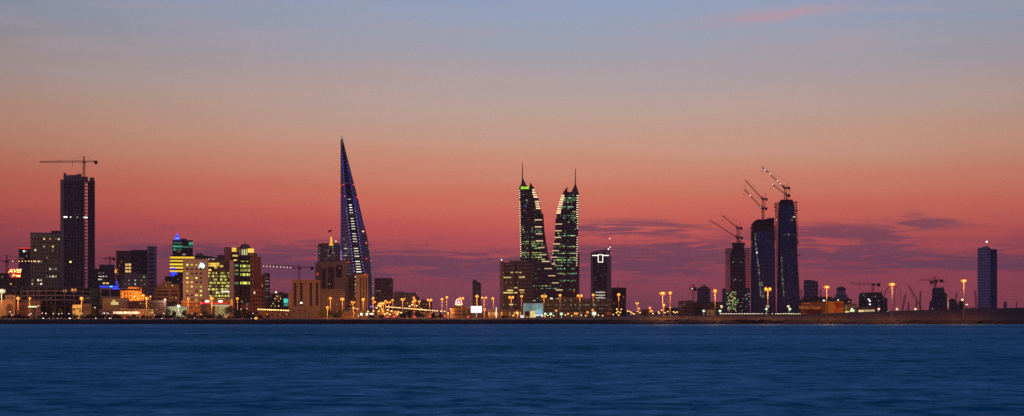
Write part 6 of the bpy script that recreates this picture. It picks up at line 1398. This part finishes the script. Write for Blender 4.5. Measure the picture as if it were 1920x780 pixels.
lamp(1439.6, 541.5, 1140, 'twin-headed orange lamp in front of the middle scaffolded tower', 'double', PW*2.3, spread=7.5, sz=1.15)
lamp(1550, 537.5, 1135, 'orange floodlight mast in front of the big hoarding', 'mast', PW*2.8, sz=1.05, mat=emit('flood_sodium', (1,.62,.18), 8))
lamp(1672.5, 532.5, 1135, 'orange floodlight mast between the two jointed pump booms', 'mast', PW*2.8, sz=1.15, mat=emit('flood_sodium', (1,.62,.18), 8))
lamp(1807, 525.8, 1135, 'rightmost orange floodlight mast, left of the lone tower', 'mast', PW*2.8, sz=1.05, mat=emit('flood_sodium', (1,.62,.18), 8))
for x, y, nm in ((1352.7,574,'small pink-white lamp left of the shortest scaffolded tower'),(1478,574,'small pink-white lamp before the tallest scaffolded tower'),(1439.4,574,'small pink-white lamp low on the twin-headed mast line'),(1647.7,579,'small cream lamp before the frame building, left of three'),(1681.8,579,'small cream lamp right of the tall floodlight mast'),(1716.4,579,'small cream lamp at the foot of the long pale boom')):
    lamp(x, y, 1240, nm, 'single', 1000, mat=emit('cream_lamp', (1,.66,.38), 3), sz=.8, base=3.2, col=(1,.65,.4))
for x, y, nm in ((1350,582.6,'green-white low lamp left of the shortest scaffolded tower'),(1319.5,582.6,'green-white low lamp in front of the low construction block'),(1437,579,'dim yellow low lamp by the twin-headed mast'),(1481,579,'green-white low lamp before the tallest scaffolded tower'),(1665,584.5,'white low lamp under the right pump boom'),(1599.5,582,'pale low lamp beside the green emblem')):
    lamp(x, y, 1245, nm, 'single', 666, mat=emit('green_white_lamp', (.65,1,.62), 3), sz=.8, base=3.2, col=(.8,1,.7))

# red traffic lights
for x, y, nm in ((727,594,'first red traffic light from the left, under the dense lamps'),(739,594,'second red traffic light, under the dense lamps'),(778,594,'red traffic light below the tight lamp group'),(807,593.5,'red traffic light by the sand-coloured gatehouse'),(834,593.5,'red traffic light before the restaurant'),(877.4,594,'brightest red traffic light, under the billboard')):
    p = W(x, y, 1235); t = thing('traffic_light', nm, 'traffic light', (p.x, p.y, GZ)); H = p.z - GZ
    m = MB(); m.tube((0,0,0),(0,0,H),.09,6); m.build('post', POSTM, t); m = MB(); m.box(-.35,.35,-.2,.2,H-.9,H+.6); m.build('signal_box', DARK, t); m = MB(); m.lathe([(.05,-.15),(.5,-.1),(.5,.1),(.05,.15)], 10); o = m.build('red_lens', emit('signal_red', (1,.05,.05), 5), t, (0,-.32,H+.1)); o.rotation_euler = (math.radians(90),0,0)

# cars on the shore road
def car(col, label, px, D, group):
    p = W(px, 596, D); t = thing('parked_car', label, 'car', (p.x, p.y, GZ), 0, group)
    m = MB(); m.slab([(-2.2,.35),(2.2,.35),(2.25,.8),(1.3,.95),(.7,1.45),(-1.1,1.45),(-1.8,1.0),(-2.25,.9)], -.85, .85); m.build('body', wall('car_'+col[0], col[1], rough=.3, vary=.05), t)
    m = MB(); m.slab([(1.15,.95),(.65,1.38),(-1.05,1.38),(-1.6,.98)], -.88, .88); m.build('windows', GLASS, t)
    for x in (-1.4, 1.4): w = MB(); w.lathe([(.28,-.9),(.34,-.85),(.34,.85),(.28,.9)], 12); o = w.build('wheel', DARK, t, (x,0,.34)); o.rotation_euler = (math.radians(90),0,0)
    for s_, nm, mt in ((1,'headlight',emit('headlight', (1,.92,.8), 10)),(-1,'tail_light',emit('tail_light', (1,.05,.05), 5))):
        for y in (-.6, .6): m = MB(); m.box(-.06,.06,-.28,.28,-.16,.16); m.build(nm, mt, t, (2.26*s_, y, .72))
    return t
cl_ = [('white',(.7,.7,.7)),('silver',(.45,.45,.47)),('black',(.02,.02,.02)),('red',(.4,.03,.02)),('blue',(.03,.06,.25))]
protos = {}
GCAR = 'cars along the shore road on the left'
for i, px in enumerate((78, 84, 91, 102, 109, 117, 126, 133, 181, 190, 198, 208, 236, 255, 300, 322, 349, 365, 455, 470)):
    c = cl_[i % 5] if i else cl_[0]
    if c[0] not in protos: t = protos[c[0]] = car(c, '', px, 1222, GCAR)
    else: t = copy_tree(protos[c[0]]); t.location.x = W(px, 596, 1222).x
    t.location.y = 1214.5 if i % 2 else 1221.5; t.rotation_euler.z = (math.pi if i % 3 == 0 else 0) + (.9 if i % 2 else -.9)*.6
    t.rotation_euler.z = (-1.25 if i % 3 else 1.5) + .2*(i % 4)
    t['label'] = c[0] + ' car on the dark shore road at the left of the photo'

# planting
SH = 'trees and bushes along the shore'
for i, (x, y, w_, nm) in enumerate(((99,569,17,'big dark round tree in front of the car park'),(88,575,10,'smaller dark tree left of the big round one'),(112,577,12,'dark tree right of the big round one'),(177,575,14,'dark round tree below the green netting'),(317,578,12,'dark tree left of the garden wall'),(326,581,9,'dark bushy tree under the white lamp'),(346,580,12,'dark tree right of the white lamp'),(430,573,26,'large dark mound of a tree below the domed tower'),(443,582,16,'dark tree right of the large mound'),(458,577,18,'dark tree under the brick villa'),(470,584,14,'dark low tree beside the brick flats'),(607,578,24,'dome-shaped tree left of the wide street lamp'),(621,582,14,'dark tree right of the dome-shaped one'),(640,580,16,'dark tree under the wide street lamp'),(632,586,12,'small dark tree between two larger ones'),
      (768,582,18,'dark tree below the elevated road lamps'),(785,584,22,'spreading dark tree below the elevated road'),(812,588,16,'dark tree right of the gatehouse'),(826,589,14,'dark tree before the restaurant'),(755,589,14,'low dark tree left of the spreading one'),(716,590,14,'low dark tree below the dense lamps'),(698,591,10,'small tree by the poster panels'),(365,585,16,'dark tree left of the arcade curtain wall'),(384,584,18,'dark tree below the red neon strip'),(398,586,10,'small dark tree by the tall arcade lamp'),(946,592,16,'low dark tree before the waterfront hall'),(1010,593,12,'low tree before the cyan screen'),(220,590,14,'low tree before the shops'))):
    tree(x, y, 1232 + (i % 5)*3, w_, nm, seed=i+3)
for i, (x, y, nm) in enumerate(((132,571,'palm with drooping fronds left of the pale green house'),(139,574,'shorter palm against the pale green house'),(205,581,'palm before the left end of the shops'),(771,577,'palm rising from the dark trees under the elevated road'),(793,579,'palm beside the sand-coloured gatehouse'))):
    palm(x, y, 1228, nm, i+1)
GB = 'low dark bushes along the left shore'
pr_ = [tree(6, 592, 1206, 12, 'low dark bush in the hedge-like row on the left shore', 'bush', 90, GB, base=3.0, dens=.6), tree(18, 591, 1207, 15, 'low dark bush in the hedge-like row on the left shore', 'bush', 91, GB, base=3.0, dens=.6)]
for i in range(58):
    c = copy_tree(pr_[i % 2]); x = 26 + i*8.3 + R.random()*5; p = W(x, 595, 1206 + R.random()*3); c.location = (p.x, p.y, 3.0); c.rotation_euler.z = R.random()*6; q = .65 + .6*R.random(); c.scale = (q, q, q)
# rocks at the right in the water
t = MB(); rr = random.Random(5)
p = W(1912, 615, 500); p.z = 0
for i, (x, s_) in enumerate(((-1.6,.5),(.3,1.1),(1.8,.8),(3.5,.9))):
    t.lathe([(s_*1.5,-.6),(s_*1.4,.05),(s_*.9,.28*s_+.1),(.1,.42*s_+.1)], 9, x, rr.random())
tag(t.build('rock', wall('wet_rock', (.03,.028,.03), rough=.4, vary=.5), None, (W(1914, 625, 660).x, 660, 0)), 'small dark wet rock breaking the water at the right edge', 'rock')
